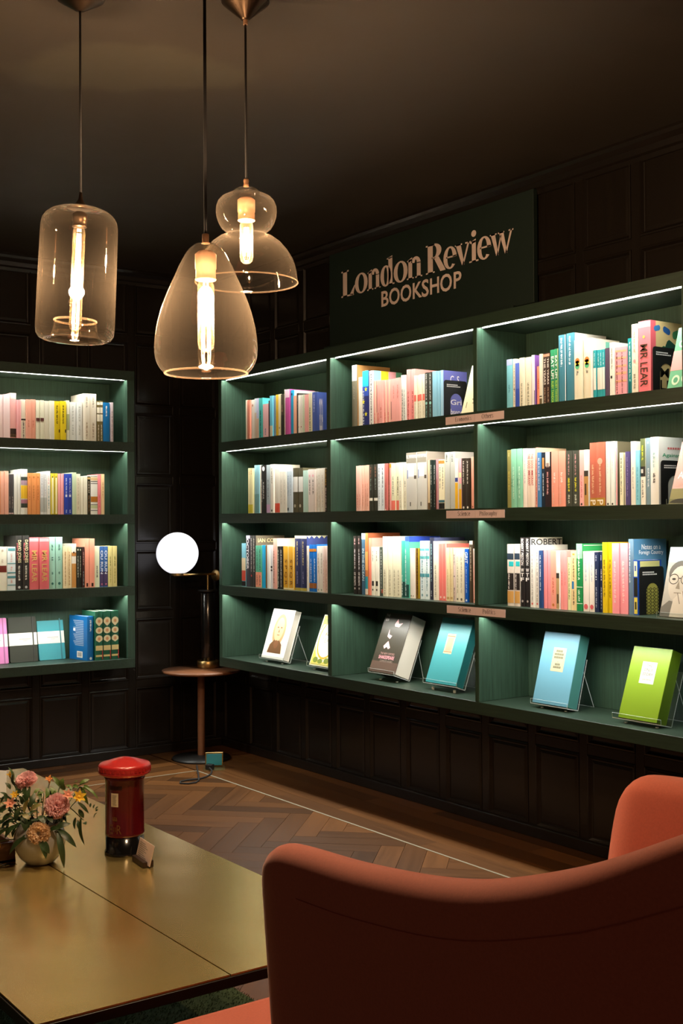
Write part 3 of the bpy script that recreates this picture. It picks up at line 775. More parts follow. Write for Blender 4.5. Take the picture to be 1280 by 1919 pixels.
def patch(mb, s0, s1, z0, z1, R=Rb, ns=6, th=.0012):
    v = []; 
    for i in range(ns + 1):
        s_ = s0 + (s1 - s0) * i / ns
        v += [on_cyl(R, FA, s_, z0 + .0125), on_cyl(R, FA, s_, z1 + .0125)]
    mb.add(v, [(2 * i, 2 * i + 2, 2 * i + 3, 2 * i + 1) for i in range(ns)])
sl = MB(); patch(sl, -rr(14), rr(14), zz(1484), zz(1477)); obj('slot', sl, mat('slot_dark', (.03, .001, .002), rough=.4), pb)
pn = MB(); patch(pn, -rr(8), rr(7), zz(1515), zz(1490)); nt_ = obj('notice', pn, CREAM, pb)
mk = MB()
for k in range(7): patch(mk, -rr(5), rr(4 - k % 3), zz(1494 + k * 2.8 + .9), zz(1494 + k * 2.8), Rb + .0005, 3)
obj('print', mk, mat('grey_print', (.25, .23, .2), rough=.7), nt_)
er = MB()
for txt, s0, s1, h0, h1 in (('E', -12, -4, 1565.5, 1549), ('II', -2.5, 2.5, 1562, 1553), ('R', 4, 13, 1565.5, 1549)):
    put_text(er, txt, lambda u, v: on_cyl(Rb + .0006, FA, rr(s0 + (s1 - s0) * u), zz(h0 + (h1 - h0) * v) + .0135), 0.0)
obj('cipher', er, GOLDP, pb)
cw = MB(); patch(cw, -rr(5), rr(5), zz(1541), zz(1538), Rb + .0005, 3); patch(cw, -rr(1.5), rr(1.5), zz(1538), zz(1533), Rb + .0005, 2); patch(cw, -rr(4.5), -rr(2.5), zz(1538), zz(1534), Rb + .0005, 2); patch(cw, rr(2.5), rr(4.5), zz(1538), zz(1534), Rb + .0005, 2)
obj('crown', cw, GOLDP, pb)
# seams either side of the door
sm = MB()
for s0 in (-rr(30), rr(27)): patch(sm, s0, s0 + rr(1.2), zz(1561), zz(1476), Rb + .0006, 1)
obj('door_seam', sm, REDG, pb)

cd = thing('card_holder', 'small dark wooden card block beside the pillar box', 'card holder', (3.287, -2.108, TZ), (0, 0, math.radians(-6)))
DW = grain(mat('dark_block', (.025, .013, .008), rough=.45), scale=(10, 60, 60), dark=.6)
obj('block', MB().box((-.038, -.014, 0), (.040, -.0016, .014)).box((-.038, .0035, 0), (.040, .014, .016)).box((-.038, -.0016, 0), (.040, .0035, .003)), DW, cd, bevel=.0012)
ct = tag(obj('price_card', MB().box((-.049, -.0008, 0.0), (.049, .0008, .050)), mat('blush_card', lin('d9c4b8'), rough=.6), None, (3.287, -2.1075, TZ + .0036), (math.radians(-14), 0, math.radians(-6))), 'small printed card standing in the dark wooden block', 'card')
mk = MB()
for k in range(8):
    z = .041 - k * .0045; mk.box((-.042, -.0011, z), (-.005 + (k * 7 % 5) * .005, -.0008, z + .0014))
obj('print', mk, MATS['grey_print'], ct)

# ------------------------------------------------------------------ tray, magazine and fallen leaf at the far side
TRW = grain(mat('tray_wood', (.085, .036, .016), rough=.4), scale=(40, 3, 40), dark=.5)
tr = thing('wooden_tray', 'shallow brown wooden tray on the brass table behind the vase', 'tray', (2.93, -2.50, TZ))
obj('base', MB().box((-.16, -.15, 0), (.155, .145, .008)), TRW, tr)
obj('wall', MB().box((.145, -.15, .0), (.155, .145, .05)), TRW, tr, bevel=.0015)
obj('wall', MB().box((-.16, -.15, .0), (-.15, .145, .05)), TRW, tr, bevel=.0015)
obj('wall', MB().box((-.15, .135, .008), (.145, .145, .05)), TRW, tr, bevel=.0015)
obj('wall', MB().box((-.15, -.15, .008), (.145, -.14, .05)), TRW, tr, bevel=.0015)
for k, (cl, nm) in enumerate((('7a3a2c', 'rust red'), ('a8603f', 'tan'), ('6a2f26', 'dark red'), ('b4745a', 'clay pink'))):
    z = TZ + .009 + k * .0185
    b_ = thing('notebook', '%s closed notebook in the wooden tray stack' % nm, 'notebook', (2.925, -2.50, z), (0, 0, .06 * (k % 2) - .03), 'stack in the tray')
    obj('cover', MB().box((-.13, -.115, 0), (.13, .115, .0025)).box((-.13, -.115, .0145), (.13, .115, .017)).box((-.13, -.115, .0025), (-.1275, .115, .0145)), mat('nb_' + cl, lin(cl), rough=.55), b_)
    obj('pages', MB().box((-.127, -.112, .0027), (.127, .112, .0143)), CREAM, b_)
mg = thing('open_magazine', 'white open magazine at the far end of the brass table', 'magazine', (2.16, -2.20, TZ), (0, 0, math.radians(-20)))
WP = mat('white_paper', lin('dcdcd2'), rough=.6)
for sgn in (-1, 1):
    v = []; f = []
    for i in range(7):
        u = i / 6; y = sgn * (.004 + u * .14); z = .006 + .012 * math.sin(math.pi * u) * (1 - u * .5)
        v += [(-.20, y, z), (.22, y, z)]
    for i in range(6): f.append((2 * i, 2 * i + 1, 2 * i + 3, 2 * i + 2))
    n = len(v); v += [(-.20, sgn * .004, 0.0005), (.22, sgn * .004, 0.0005), (.22, sgn * .144, 0.0005), (-.20, sgn * .144, 0.0005)]
    f.append((n, n + 1, n + 2, n + 3))
    obj('page', MB().add(v, f), WP, mg)
# ------------------------------------------------------------------ vase and flowers
VX, VY = 3.125, -2.308
KV = 2.945 / 2230.8
VASEM = mat('grey_white_glaze', (0.36, 0.36, 0.345), rough=0.18, coat=0.3)
vs_ = thing('vase', 'round grey white glazed bowl vase holding cut flowers', 'vase', (VX, VY, TZ))
obj('bowl', MB().lathe([(.0001, 0), (.030, 0), (.036, .003), (.050, .018), (.060, .037), (.0637, .055), (.0620, .072), (.056, .088), (.049, .098), (.0475, .100), (.046, .098), (.053, .086), (.058, .070), (.059, .055), (.054, .036), (.03, .012), (.0001, .01)], 48), VASEM, vs_)

def FP(px, py, fw=0.0):
    r = VR * ((px - 75) * KV); return Vector((VX, VY, TZ)) + Vector((r.x, r.y, 0)) + Vector((0, 0, (1612 - py) * KV)) - Vector((VD.x, VD.y, 0)) * fw
MOUTH = Vector((VX, VY, TZ + .085))
LEAFD = mat('dark_leaf', (.030, .062, .018), rough=.4)
LEAFG = mat('green_leaf', (.09, .16, .03), rough=.45)
LEAFV = mat('variegated_leaf', (.18, .17, .05), rough=.45)
STEM = mat('stem_green', (.035, .06, .016), rough=.6)
def petal_mat(name, col):
    # thin petals: part of the light comes through
    m = bpy.data.materials.new(name); m.use_nodes = True; N = m.node_tree.nodes; L = m.node_tree.links
    for n in list(N): N.remove(n)
    o = N.new('ShaderNodeOutputMaterial'); a = N.new('ShaderNodeBsdfDiffuse'); b = N.new('ShaderNodeBsdfTranslucent'); x = N.new('ShaderNodeMixShader')
    a.inputs[0].default_value = col + (1,); b.inputs[0].default_value = col + (1,); x.inputs[0].default_value = .42
    L.new(a.outputs[0], x.inputs[1]); L.new(b.outputs[0], x.inputs[2]); L.new(x.outputs[0], o.inputs[0]); MATS[name] = m
    return m
FP_PINK = petal_mat('petal_pink', (.97, .66, .66))
FP_CREAM = petal_mat('petal_cream', (.93, .72, .48))
FP_SALM = petal_mat('petal_salmon', (.93, .48, .34))
FP_YEL = petal_mat('petal_yellow', (.90, .60, .07))
FP_OR = petal_mat('petal_orange', (.85, .40, .14))
r5 = random.Random(11)

def leaf(p0, p1, w, sag=0.15, face=None):
    p0 = Vector(p0); p1 = Vector(p1); d = p1 - p0; L = d.length
    f = Vector(face) if face else (Vector((-VD.x, -VD.y, 0)) * .6 + Vector((0, 0, .8)) + Vector((r5.uniform(-.5, .5), r5.uniform(-.5, .5), r5.uniform(-.2, .3))))
    side = d.cross(f)
    if side.length < 1e-6: side = d.cross(Vector((1, 0, 0)))
    side.normalize(); nrm = side.cross(d).normalized()
    v = []; n = 7
    for i in range(n + 1):
        t_ = i / n; c = p0 + d * t_ + nrm * (L * sag * math.sin(math.pi * t_)) - Vector((0, 0, 1)) * (L * .05 * t_ * t_)
        ww = w * math.sin(math.pi * min(1, t_ * .93 + .05)) ** .8 * (1 - .25 * t_)
        if i == n: ww = .0003
        v += [c - side * ww - nrm * ww * -.25, c, c + side * ww - nrm * ww * -.25]
    f_ = []
    for i in range(n):
        for k in (0, 1): f_.append((3 * i + k, 3 * i + k + 1, 3 * i + 4 + k, 3 * i + 3 + k))
    return MB().add(v, f_, True)

def stem_curve(a, b, bow=.02):
    a = Vector(a); b = Vector(b); m_ = (a + b) / 2 + Vector((r5.uniform(-bow, bow), r5.uniform(-bow, bow), bow))
    return [a * (1 - t) ** 2 + m_ * 2 * t * (1 - t) + b * t * t for t in (0, .2, .4, .6, .8, 1)]

def carnation(label, px, py, rad, m, fw, axis):
    c = FP(px, py, fw); R = rad * KV
    t = thing('carnation', label, 'flower', tuple(MOUTH), group='cut flowers in the vase')
    ax = Vector(axis).normalized(); a1 = ax.orthogonal().normalized(); a2 = ax.cross(a1)
    base = c - ax * R * .75 - MOUTH
    pm = MB()
    for ring_, (n, tilt, ln) in enumerate(((5, .10, .90), (8, .28, .98), (11, .5, 1.05), (13, .75, 1.10), (14, 1.0, 1.13), (15, 1.25, 1.12), (14, 1.5, 1.04))):
        for i in range(n):
            a = 2 * math.pi * (i + .5 * (ring_ % 2) + r5.uniform(-.2, .2)) / n
            tl = tilt + r5.uniform(-.14, .14)
            rd = a1 * math.cos(a) + a2 * math.sin(a)
            dr = ax * math.cos(tl) + rd * math.sin(tl); sd = ax.cross(rd).normalized(); nn = sd.cross(dr)
            v = []; f = []; NU, NV = 8, 5
            for j in range(NV + 1):
                q = j / NV; wd = R * (.08 + .30 * q) * (1 - .1 * ring_ * 0)
                for k in range(NU + 1):
                    s_ = k / NU * 2 - 1
                    ruff = math.sin(s_ * 9 + i * 2.3 + ring_) * .09 * R * q * q + math.sin(s_ * 4 + i) * .05 * R * q
                    edge = (r5.uniform(-.07, .05) * R if j == NV else 0) - .14 * R * s_ * s_ * q
                    v.append(base + dr * (R * ln * q * 1.05 + edge) + sd * (s_ * wd) + nn * (ruff + .2 * R * q * q * (1 if ring_ < 4 else -.5)))
            for j in range(NV):
                for k in range(NU):
                    f.append((j * 9 + k, j * 9 + k + 1, j * 9 + 10 + k, j * 9 + 9 + k))
            pm.add(v, f, True)
    obj('petals', pm, m, t)
    obj('calyx', MB().tube([base - ax * R * .5, base - ax * R * .1, base + ax * R * .25], [R * .14, R * .24, R * .28], 10), STEM, t)
    obj('stem', MB().tube(stem_curve((0, 0, -.05), base - ax * R * .45), .0018, 6), STEM, t)

vdir = Vector((-VD.x, -VD.y, 0))
carnation('pink carnation leaning up at the back of the bouquet', 45, 1454, 19, FP_PINK, -.01, vdir * .5 + Vector((0, 0, .9)) - VR * .25)
carnation('largest pink carnation open towards the pillar box', 113, 1499, 22, FP_PINK, .035, vdir * 1.0 + Vector((0, 0, .45)) + VR * .12)
carnation('cream apricot carnation hanging over the vase rim', 83, 1546, 20, FP_CREAM, .062, vdir * 1.0 + Vector((0, 0, .25)))

def bloom(label, px, py, rad, m, fw, n=6, up=.7, rx=0.0, cat='flower'):
    c = FP(px, py, fw) - MOUTH; R = rad * KV
    t = thing('small_bloom', label, cat, tuple(MOUTH), group='cut flowers in the vase')
    ax = (vdir * .7 + Vector((0, 0, up)) + VR * rx).normalized(); a1 = ax.orthogonal().normalized(); a2 = ax.cross(a1)
    for i in range(n):
        a = 2 * math.pi * i / n + .3; rd = a1 * math.cos(a) + a2 * math.sin(a)
        g = leaf(c - ax * R * .3, c + rd * R * .95 + ax * R * (.45 + .2 * (i % 2)), R * .34, .12, face=ax)
        obj('petal', g, m, t)
    obj('throat', MB().tube([c - ax * R * .9, c - ax * R * .2, c + ax * R * .3], [R * .12, R * .3, R * .2], 8), m, t)
    obj('stem', MB().tube(stem_curve((0, 0, -.04), c - ax * R * .85), .0013, 6), STEM, t)

bloom('salmon freesia at the bouquet edge nearest the tray', 27, 1498, 13, FP_SALM, .03)
bloom('salmon freesia beside the largest pink carnation', 133, 1482, 12, FP_SALM, .03, rx=.3)
bloom('yellow star lily on the pillar box side of the bouquet', 153, 1486, 14, FP_YEL, .03, rx=.5)
bloom('orange half-open bud rising behind the carnations', 89, 1461, 9, FP_OR, -.02, n=5, up=1.2)
bloom('yellow bloom beside the salmon freesia', 33, 1483, 9, FP_YEL, .02)
bloom('tall yellow bud above the back pink carnation', 17, 1450, 7, FP_YEL, -.01, n=4, up=1.2)
bloom('tiny white bloom in the middle of the bouquet', 47, 1481, 5, mat('petal_white', (.75, .72, .62), rough=.6), .03, n=5)
bloom('yellow bud drooping in front of the tray', 9, 1567, 6, FP_YEL, .05, n=4, up=-.6)

def sprig(label, tip, leaves, m, fw0=.0, start=None):
    t = thing('leaf_sprig', label, 'foliage', tuple(MOUTH), group='greenery in the vase')
    e = FP(tip[0], tip[1], tip[2]) - MOUTH
    st_ = Vector((0, 0, -.045)) if start is None else FP(*start) - MOUTH
    obj('stem', MB().tube(stem_curve(st_, e, .012), .0012, 6), STEM, t)
    for (ax_, ay_, af, bx, by, bf, w) in leaves:
        obj('leaf', leaf(FP(ax_, ay_, af) - MOUTH, FP(bx, by, bf) - MOUTH, w * KV, .12), m, t)
sprig('dark pointed leaves drooping over the vase towards the pillar box', (118, 1543, .04), [(116, 1543, .04, 152, 1572, .05, 7), (116, 1545, .045, 131, 1607, .06, 7), (112, 1540, .04, 138, 1533, .03, 6), (100, 1545, .04, 122, 1539, .05, 6)], LEAFD)
sprig('dark leaf hanging low across the vase front', (88, 1556, .05), [(86, 1558, .06, 100, 1589, .072, 8), (90, 1560, .06, 106, 1580, .07, 8), (60, 1553, .05, 30, 1583, .058, 6), (70, 1550, .05, 48, 1560, .055, 5)], LEAFD)
sprig('green leaf sprig arching over towards the pillar box', (166, 1462, .0), [(140, 1466, .0, 147, 1459, .0, 4), (150, 1466, 0, 167, 1458, -.01, 4), (158, 1468, .0, 176, 1480, .01, 4), (163, 1470, .01, 187, 1490, .015, 3), (160, 1475, .01, 170, 1500, .02, 6), (138, 1468, 0, 150, 1472, .01, 4), (125, 1468, .0, 138, 1474, .01, 4)], LEAFG, start=(100, 1500, .0))
sprig('fine trailing leaves hanging beyond the largest carnation', (160, 1530, .02), [(150, 1497, .02, 170, 1516, .02, 4), (152, 1510, .02, 161, 1525, .02, 5), (156, 1525, .02, 164, 1572, .03, 5), (146, 1525, .02, 146, 1544, .03, 4), (150, 1530, .02, 152, 1543, .03, 3), (160, 1535, .02, 167, 1536, .03, 5), (172, 1500, .01, 171, 1508, .01, 2.2), (180, 1503, .01, 177, 1510, .01, 2.2), (186, 1507, .01, 181, 1512, .01, 2.2), (186, 1512, .01, 181, 1515, .01, 2.2), (184, 1518, .01, 178, 1528, .01, 2.5)], LEAFD, start=(120, 1500, .01))
sprig('upright broad green leaves behind the largest carnation', (112, 1466, -.02), [(112, 1475, -.02, 95, 1453, -.02, 5), (110, 1475, -.02, 116, 1457, -.02, 6), (116, 1480, -.02, 118, 1465, -.01, 6), (105, 1495, .0, 93, 1472, -.01, 7), (92, 1500, 0, 86, 1472, -.01, 7), (98, 1500, 0, 104, 1476, .0, 6)], LEAFG)
sprig('variegated leaves in the heart of the bouquet', (76, 1500, .03), [(64, 1509, .04, 88, 1495, .045, 6), (54, 1512, .04, 62, 1486, .04, 5), (52, 1515, .045, 66, 1522, .05, 6), (66, 1518, .04, 80, 1508, .05, 5)], LEAFV)
sprig('dark leafy stems filling the tray side of the bouquet', (12, 1500, .02), [(20, 1505, .03, 5, 1512, .03, 6), (30, 1515, .03, 12, 1530, .04, 7), (35, 1525, .03, 8, 1545, .04, 7), (40, 1535, .04, 20, 1556, .05, 8), (50, 1530, .04, 34, 1548, .05, 8), (28, 1500, .02, 12, 1480, .02, 6), (18, 1490, .01, 2, 1478, .01, 5), (20, 1475, .0, 10, 1462, .0, 5), (50, 1520, .04, 60, 1545, .05, 8), (66, 1525, .04, 70, 1552, .05, 8), (15, 1530, .03, -6, 1540, .03, 7), (10, 1515, .02, -8, 1505, .02, 7), (24, 1540, .04, 2, 1562, .05, 6), (45, 1505, .03, 38, 1530, .04, 7)], LEAFD)
sprig('dark leaves cupped beneath the back pink carnation', (48, 1472, .0), [(46, 1500, .02, 50, 1466, .0, 7), (52, 1500, .02, 58, 1470, .0, 6), (60, 1505, .02, 66, 1480, .0, 6), (40, 1490, .01, 28, 1468, .0, 6), (30, 1470, .0, 24, 1445, .0, 5), (24, 1460, -.01, 14, 1434, -.01, 4), (95, 1520, .03, 108, 1528, .05, 7), (80, 1520, .03, 94, 1530, .05, 8)], LEAFD)

def filler(label, cx, cy, n, spread, m, fw, seed, size=8):
    r6 = random.Random(seed); lv = []
    for i in range(n):
        ax_, ay_ = cx + r6.uniform(-1, 1) * spread, cy + r6.uniform(-1, 1) * spread * .7
        an = r6.uniform(0, 6.28); L_ = r6.uniform(.7, 1.3) * size * 2
        lv.append((ax_, ay_, fw + r6.uniform(-.02, .02), ax_ + math.cos(an) * L_, ay_ + math.sin(an) * L_ * .8 + 3, fw + r6.uniform(-.02, .025), r6.uniform(.35, .6) * size))
    sprig(label, (cx, cy - 6, fw), lv, m)
filler('dense dark filler leaves low at the tray side of the vase', 18, 1535, 22, 22, LEAFD, .015, 1)
filler('dense dark filler leaves round the salmon freesia', 22, 1500, 18, 20, LEAFD, -.005, 2, 7)
filler('dark filler leaves packed at the vase mouth', 62, 1535, 22, 26, LEAFD, .02, 3)
filler('green filler leaves between the two pink carnations', 82, 1490, 18, 22, LEAFG, -.005, 4, 7)
filler('dark filler leaves under the largest carnation', 118, 1525, 16, 16, LEAFD, .012, 5, 7)
filler('small green leaves round the yellow star lily', 150, 1478, 14, 16, LEAFG, .0, 6, 6)

# fallen dry leaf on the table
fl = thing('fallen_leaf', 'curled dark dry leaf lying on brass beside the vase', 'leaf', (3.118, -2.383, TZ + .002))
DRY = mat('dry_leaf', (.02, .016, .01), rough=.7)
obj('blade', leaf((-.004, -.022, 0), (.006, .02, .004), .007, .05, face=(0, 0, 1)), DRY, fl)
obj('blade', leaf((.004, -.01, .001), (-.012, -.028, .008), .004, .1, face=(0, 0, 1)), DRY, fl)
# book rows: start, end along the shelf, height, spine colour, look, spine decoration
BOOKS = {
'L1': [
(-1.3863,-1.3586,0.216,'fadfe0','tall pale pink paperback, plain spine'),
(-1.3578,-1.3236,0.218,'fadfe0','tall pale pink paperback, plain spine'),
(-1.3228,-1.2914,0.227,'f7b9b6','rose paperback with dark portrait low on spine','B:efe6d8:0:.13','B:3a2a24:.78:.97','B:c9a27c:.9:.97'),
(-1.2907,-1.2787,0.194,'f6b5b8','thin rose pink paperback, plain spine'),
(-1.2781,-1.2671,0.195,'f6b5b8','thin rose pink paperback, plain spine'),
(-1.2663,-1.2426,0.198,'f0ead9','cream paperback with black bird and black lettering','B:1c1a18:.49:.53','M:2a2622:.55:.97'),
(-1.2420,-1.2169,0.199,'f2ae98','peach paperback with small faint lettering','M:d98672:.52:.72'),
(-1.2161,-1.1906,0.201,'f2ae98','peach paperback with small faint lettering','M:d98672:.52:.72'),
(-1.1898,-1.1697,0.198,'e9e8cf','cream paperback with dark square on spine','B:5a2e28:.45:.53','B:5a2e28:.545:.555'),
(-1.1686,-1.1487,0.199,'e9e8cf','cream paperback with dark square on spine','B:5a2e28:.45:.53','B:5a2e28:.545:.555'),
(-1.1474,-1.1207,0.197,'ecead9','off white paperback, plain pale spine'),
(-1.1199,-1.0941,0.199,'ecead9','off white paperback, plain pale spine'),
(-1.0928,-1.0626,0.199,'e9d21f','bright yellow paperback with black capitals','M:2a2410:.1:.58','B:221d10:.72:.8:.8:1'),
(-1.0618,-1.0312,0.201,'e9d21f','bright yellow paperback with black capitals','M:2a2410:.1:.58','B:221d10:.72:.8:.8:1'),
(-1.0276,-1.0120,0.206,'e8e8cc','thin cream and sage green paperback','B:a3ad7c:.34:.74'),
(-1.0104,-0.9751,0.199,'e6eae6','pale grey white paperback with faint grey lettering','M:b8beb8:.1:.5','M:b8beb8:.58:.85'),
(-0.9732,-0.9412,0.199,'e6eae6','pale grey white paperback with faint grey lettering','M:b8beb8:.1:.5','M:b8beb8:.58:.85'),
(-0.9378,-0.9020,0.247,'e9e2cf','tall thick cream hardback with grey brown lettering','M:a89f8c:.06:.3','M:a08e72:.6:.95'),
(-0.9006,-0.8638,0.248,'e9e2cf','tall thick cream hardback with grey brown lettering','M:a89f8c:.06:.3','M:a08e72:.6:.95'),
(-0.8620,-0.8456,0.213,'6f6238','thin olive paperback with cream panels','B:efe9d2:.03:.1','B:efe9d2:.16:.3','B:efe9d2:.33:.5','M:efe9d2:.58:.98'),
(-0.8444,-0.8288,0.214,'6f6238','thin olive paperback with cream panels','B:efe9d2:.03:.1','B:efe9d2:.16:.3','B:efe9d2:.33:.5','M:efe9d2:.58:.98'),
(-0.8280,-0.7903,0.206,'0f6fae','thick blue paperback with white title','M:e8eef0:.08:.36','K:1d3f86'),
(-0.7864,-0.7709,0.209,'cdbfc4','thin mauve and white paperback with dark marks','M:5d4a52:.22:.97'),
],
'L2': [
(-1.3898,-1.3727,0.214,'f3a777','orange paperback before the pale peach pair'),
(-1.3720,-1.3528,0.214,'f5b9a2','pale peach paperback, plain spine'),
(-1.3521,-1.3322,0.215,'f5b9a2','pale peach paperback, plain spine'),
(-1.3315,-1.3189,0.201,'4b4a4c','thin charcoal paperback with pale lettering','M:b9aca6:.55:.85','B:d8b9b9:.955:.99'),
(-1.3182,-1.3051,0.201,'4b4a4c','thin charcoal paperback with pale lettering','M:b9aca6:.55:.85','B:d8b9b9:.955:.99'),
(-1.3044,-1.2881,0.206,'edf0e8','thin white paperback, plain spine'),
(-1.2875,-1.2713,0.207,'edf0e8','thin white paperback, plain spine'),
(-1.2705,-1.2527,0.227,'eff1ea','tall white hardback banded yellow, pink and charcoal','B:3c4a44:.17:.25','B:b79aae:.25:.345','B:f0c52e:.36:.65','B:b0788c:.67:.755','B:34423a:.755:.85'),
(-1.2521,-1.2346,0.227,'eff1ea','tall white hardback banded yellow, pink and charcoal','B:3c4a44:.17:.25','B:b79aae:.25:.345','B:f0c52e:.36:.65','B:b0788c:.67:.755','B:34423a:.755:.85'),
(-1.2339,-1.2166,0.208,'ee9f5e','orange paperback with small brown lettering','M:c47a3e:.3:.66','D:c47a3e:.1'),
(-1.2159,-1.1918,0.208,'ee9f5e','orange paperback with small brown lettering','M:c47a3e:.3:.66','D:c47a3e:.1'),
(-1.1911,-1.1690,0.209,'ee9f5e','orange paperback with small brown lettering','M:c47a3e:.3:.66','D:c47a3e:.1'),
(-1.1683,-1.1517,0.213,'dfe2e2','white paperback with grey mottled spine','M:a9aeb6:.04:.55','B:b7bdb8:.6:.94'),
(-1.1507,-1.1335,0.213,'dfe2e2','white paperback with grey mottled spine','M:a9aeb6:.04:.55','B:b7bdb8:.6:.94'),
(-1.1326,-1.1146,0.220,'f2efe6','white paperback with red and teal script','M:d98c92:.1:.3','M:3f8c96:.34:.86'),
(-1.1132,-1.0942,0.209,'d9c53a','yellow paperback with cream strip down spine','B:f4eebf:.1:.98:.3:.8','D:4d4718:.09'),
(-1.0923,-1.0761,0.209,'d9c53a','yellow paperback with cream strip down spine','B:f4eebf:.1:.98:.3:.8','D:4d4718:.09'),
(-1.0748,-1.0601,0.208,'f5a9ab','rose pink paperback, plain spine'),
(-1.0595,-1.0429,0.208,'f5a9ab','rose pink paperback, plain spine'),
(-1.0421,-1.0214,0.208,'2b45ad','royal blue paperback with white lettering','M:c9d2f2:.1:.5','B:dfe4f4:.51:.57:.25:.75','M:c9d2f2:.88:.96'),
(-1.0204,-0.9996,0.209,'2b45ad','royal blue paperback with white lettering','M:c9d2f2:.1:.5','B:dfe4f4:.51:.57:.25:.75','M:c9d2f2:.88:.96'),
(-0.9986,-0.9772,0.216,'c5d6b4','pale green paperback, plain spine'),
(-0.9762,-0.9535,0.209,'ece8d0','cream paperback with dotted faint lettering','M:c8b9a2:.1:.9'),
(-0.9528,-0.9370,0.195,'ece8d3','short thin cream paperback'),
(-0.9360,-0.9168,0.197,'ece8d3','short thin cream paperback'),
(-0.9153,-0.8987,0.198,'2e2a18','thin black paperback with cream lettering','M:e8dfc0:.13:.45','B:d7b06c:.03:.08','M:b58a62:.5:.95'),
(-0.8976,-0.8588,0.203,'edebe0','white hardback with black lines and ochre panel','B:2a2722:.02:.03','B:d8b98a:.05:.13','B:2a2722:.15:.165','B:2a2722:.2:.215','B:b0701e:.54:.68','B:2a2722:.74:.755','B:c8d2a4:.76:.84','B:2a2722:.89:.905'),
(-0.8580,-0.8406,0.210,'f38a8f','rose red paperback with faint red lettering','M:d85f66:.5:.85'),
(-0.8393,-0.8206,0.211,'eecb9b','pale apricot paperback with small lettering','M:b88e5c:.2:.6'),
],
'L3': [
(-1.3870,-1.3396,0.216,'ece9d6','cream paperback with small dark red picture','B:6d2a22:.43:.58:.2:.95','M:b9ab96:.06:.12','M:b9ab96:.28:.4'),
(-1.3390,-1.2965,0.215,'dfeaea','white paperback with teal frames and red lettering','B:5fa0a8:.03:.09:.08:.95','M:d9a49a:.15:.36','B:6aa5ac:.37:.39','M:d9a49a:.45:.55','B:4f8f96:.58:.61','B:4f8f96:.67:.72','M:d9a49a:.75:.84','B:4f8f96:.87:.89'),
(-1.2959,-1.2618,0.270,'2b2a28','tall black hardback titled in cream capitals','T:DAVID JONES:e8dcae:.08:.5:.62','M:c4626a:.13:.46:.22','M:d8d4c4:.55:.83','D:c8c8c8:.95'),
(-1.2610,-1.2272,0.271,'2b2a28','tall black hardback titled in cream capitals','T:DAVID JONES:e8dcae:.08:.5:.62','M:c4626a:.13:.46:.22','M:d8d4c4:.55:.83','D:c8c8c8:.95'),
(-1.2264,-1.1757,0.261,'df6b70','tall thick pink hardback with gold title','T:MR LEAR:d9b06a:.25:.86:.55','B:e79aa0:.02:.08'),
(-1.1749,-1.1233,0.260,'df6b70','tall thick pink hardback with gold title','T:MR LEAR:d9b06a:.25:.86:.55','B:e79aa0:.02:.08'),
(-1.1225,-1.0902,0.261,'9ccdbb','tall mint green hardback with dark green lettering','M:2f5a50:.14:.26','M:2f5a50:.38:.46','M:2f5a50:.67:.73','D:2f6a60:.9'),
(-1.0883,-1.0512,0.262,'9ccdbb','tall mint green hardback with dark green lettering','M:2f5a50:.14:.26','M:2f5a50:.38:.46','M:2f5a50:.67:.73','D:2f6a60:.9'),
(-1.0497,-1.0266,0.213,'eedbb0','cream paperback with tan spaced lettering','M:b58f5a:.12:.95'),
(-1.0255,-1.0034,0.213,'eedbb0','cream paperback with tan spaced lettering','M:b58f5a:.12:.95'),
(-1.0028,-0.9776,0.227,'e9e2d2','white and tan paperback with small animal picture','B:b87a3e:.2:.28','B:c98f4a:.45:.99','B:3a2418:.18:.22:.3:.6'),
(-0.9768,-0.9624,0.210,'25271f','thin black paperback with pale lettering','B:efe9c8:.05:.09:.3:.7','M:cfd0bc:.22:.75'),
(-0.9616,-0.9476,0.209,'25271f','thin black paperback with pale lettering','B:efe9c8:.05:.09:.3:.7','M:cfd0bc:.22:.75'),
(-0.9468,-0.9329,0.209,'3a1f1c','thin dark red and black paperback','M:d8a79a:.12:.45','M:9cb0b4:.6:.95'),
(-0.9316,-0.9077,0.253,'f09c82','tall salmon paperback with black mark at foot','B:3a1e16:.91:.98:.35:.75'),
(-0.9063,-0.8773,0.252,'f09c82','tall salmon paperback with black mark at foot','B:3a1e16:.91:.98:.35:.75'),
(-0.8766,-0.8486,0.213,'dfe6c6','pale green paperback with black lettering','M:49503e:.48:.78'),
(-0.8478,-0.8268,0.210,'3d67a6','blue to purple paperback with large white capitals','T:OU RUN:e8ecf2:.1:.68:.62','B:4a3a5e:.62:.98','D:c76a84:.93'),
(-0.8257,-0.8036,0.210,'3d67a6','blue to purple paperback with large white capitals','T:OU RUN:e8ecf2:.1:.68:.62','B:4a3a5e:.62:.98','D:c76a84:.93'),
(-0.8025,-0.7788,0.212,'ddd18c','pale yellow paperback with grey lettering','M:84803c:.25:.5','M:a8a050:.55:.92'),
(-0.7777,-0.7517,0.212,'ddd18c','pale yellow paperback with grey lettering','M:84803c:.25:.5','M:a8a050:.55:.92'),
],
'A1': [
(0.6803,0.6974,0.208,'f1e6cf','thin cream paperback, plain spine'),
(0.6981,0.7150,0.206,'e8937c','thin brick pink paperback'),
(0.7164,0.7326,0.205,'e8937c','thin brick pink paperback'),
(0.7340,0.7675,0.204,'eee9de','white paperback with small mark near top','D:b98a72:.14'),
(0.7690,0.7918,0.208,'d9e2ea','thin pale blue white paperback','B:d8c7b4:.35:.99'),
(0.7932,0.8166,0.207,'cfd0ec','thin lavender white paperback','M:9aa0b8:.3:.5','B:d9b9a4:.5:.99'),
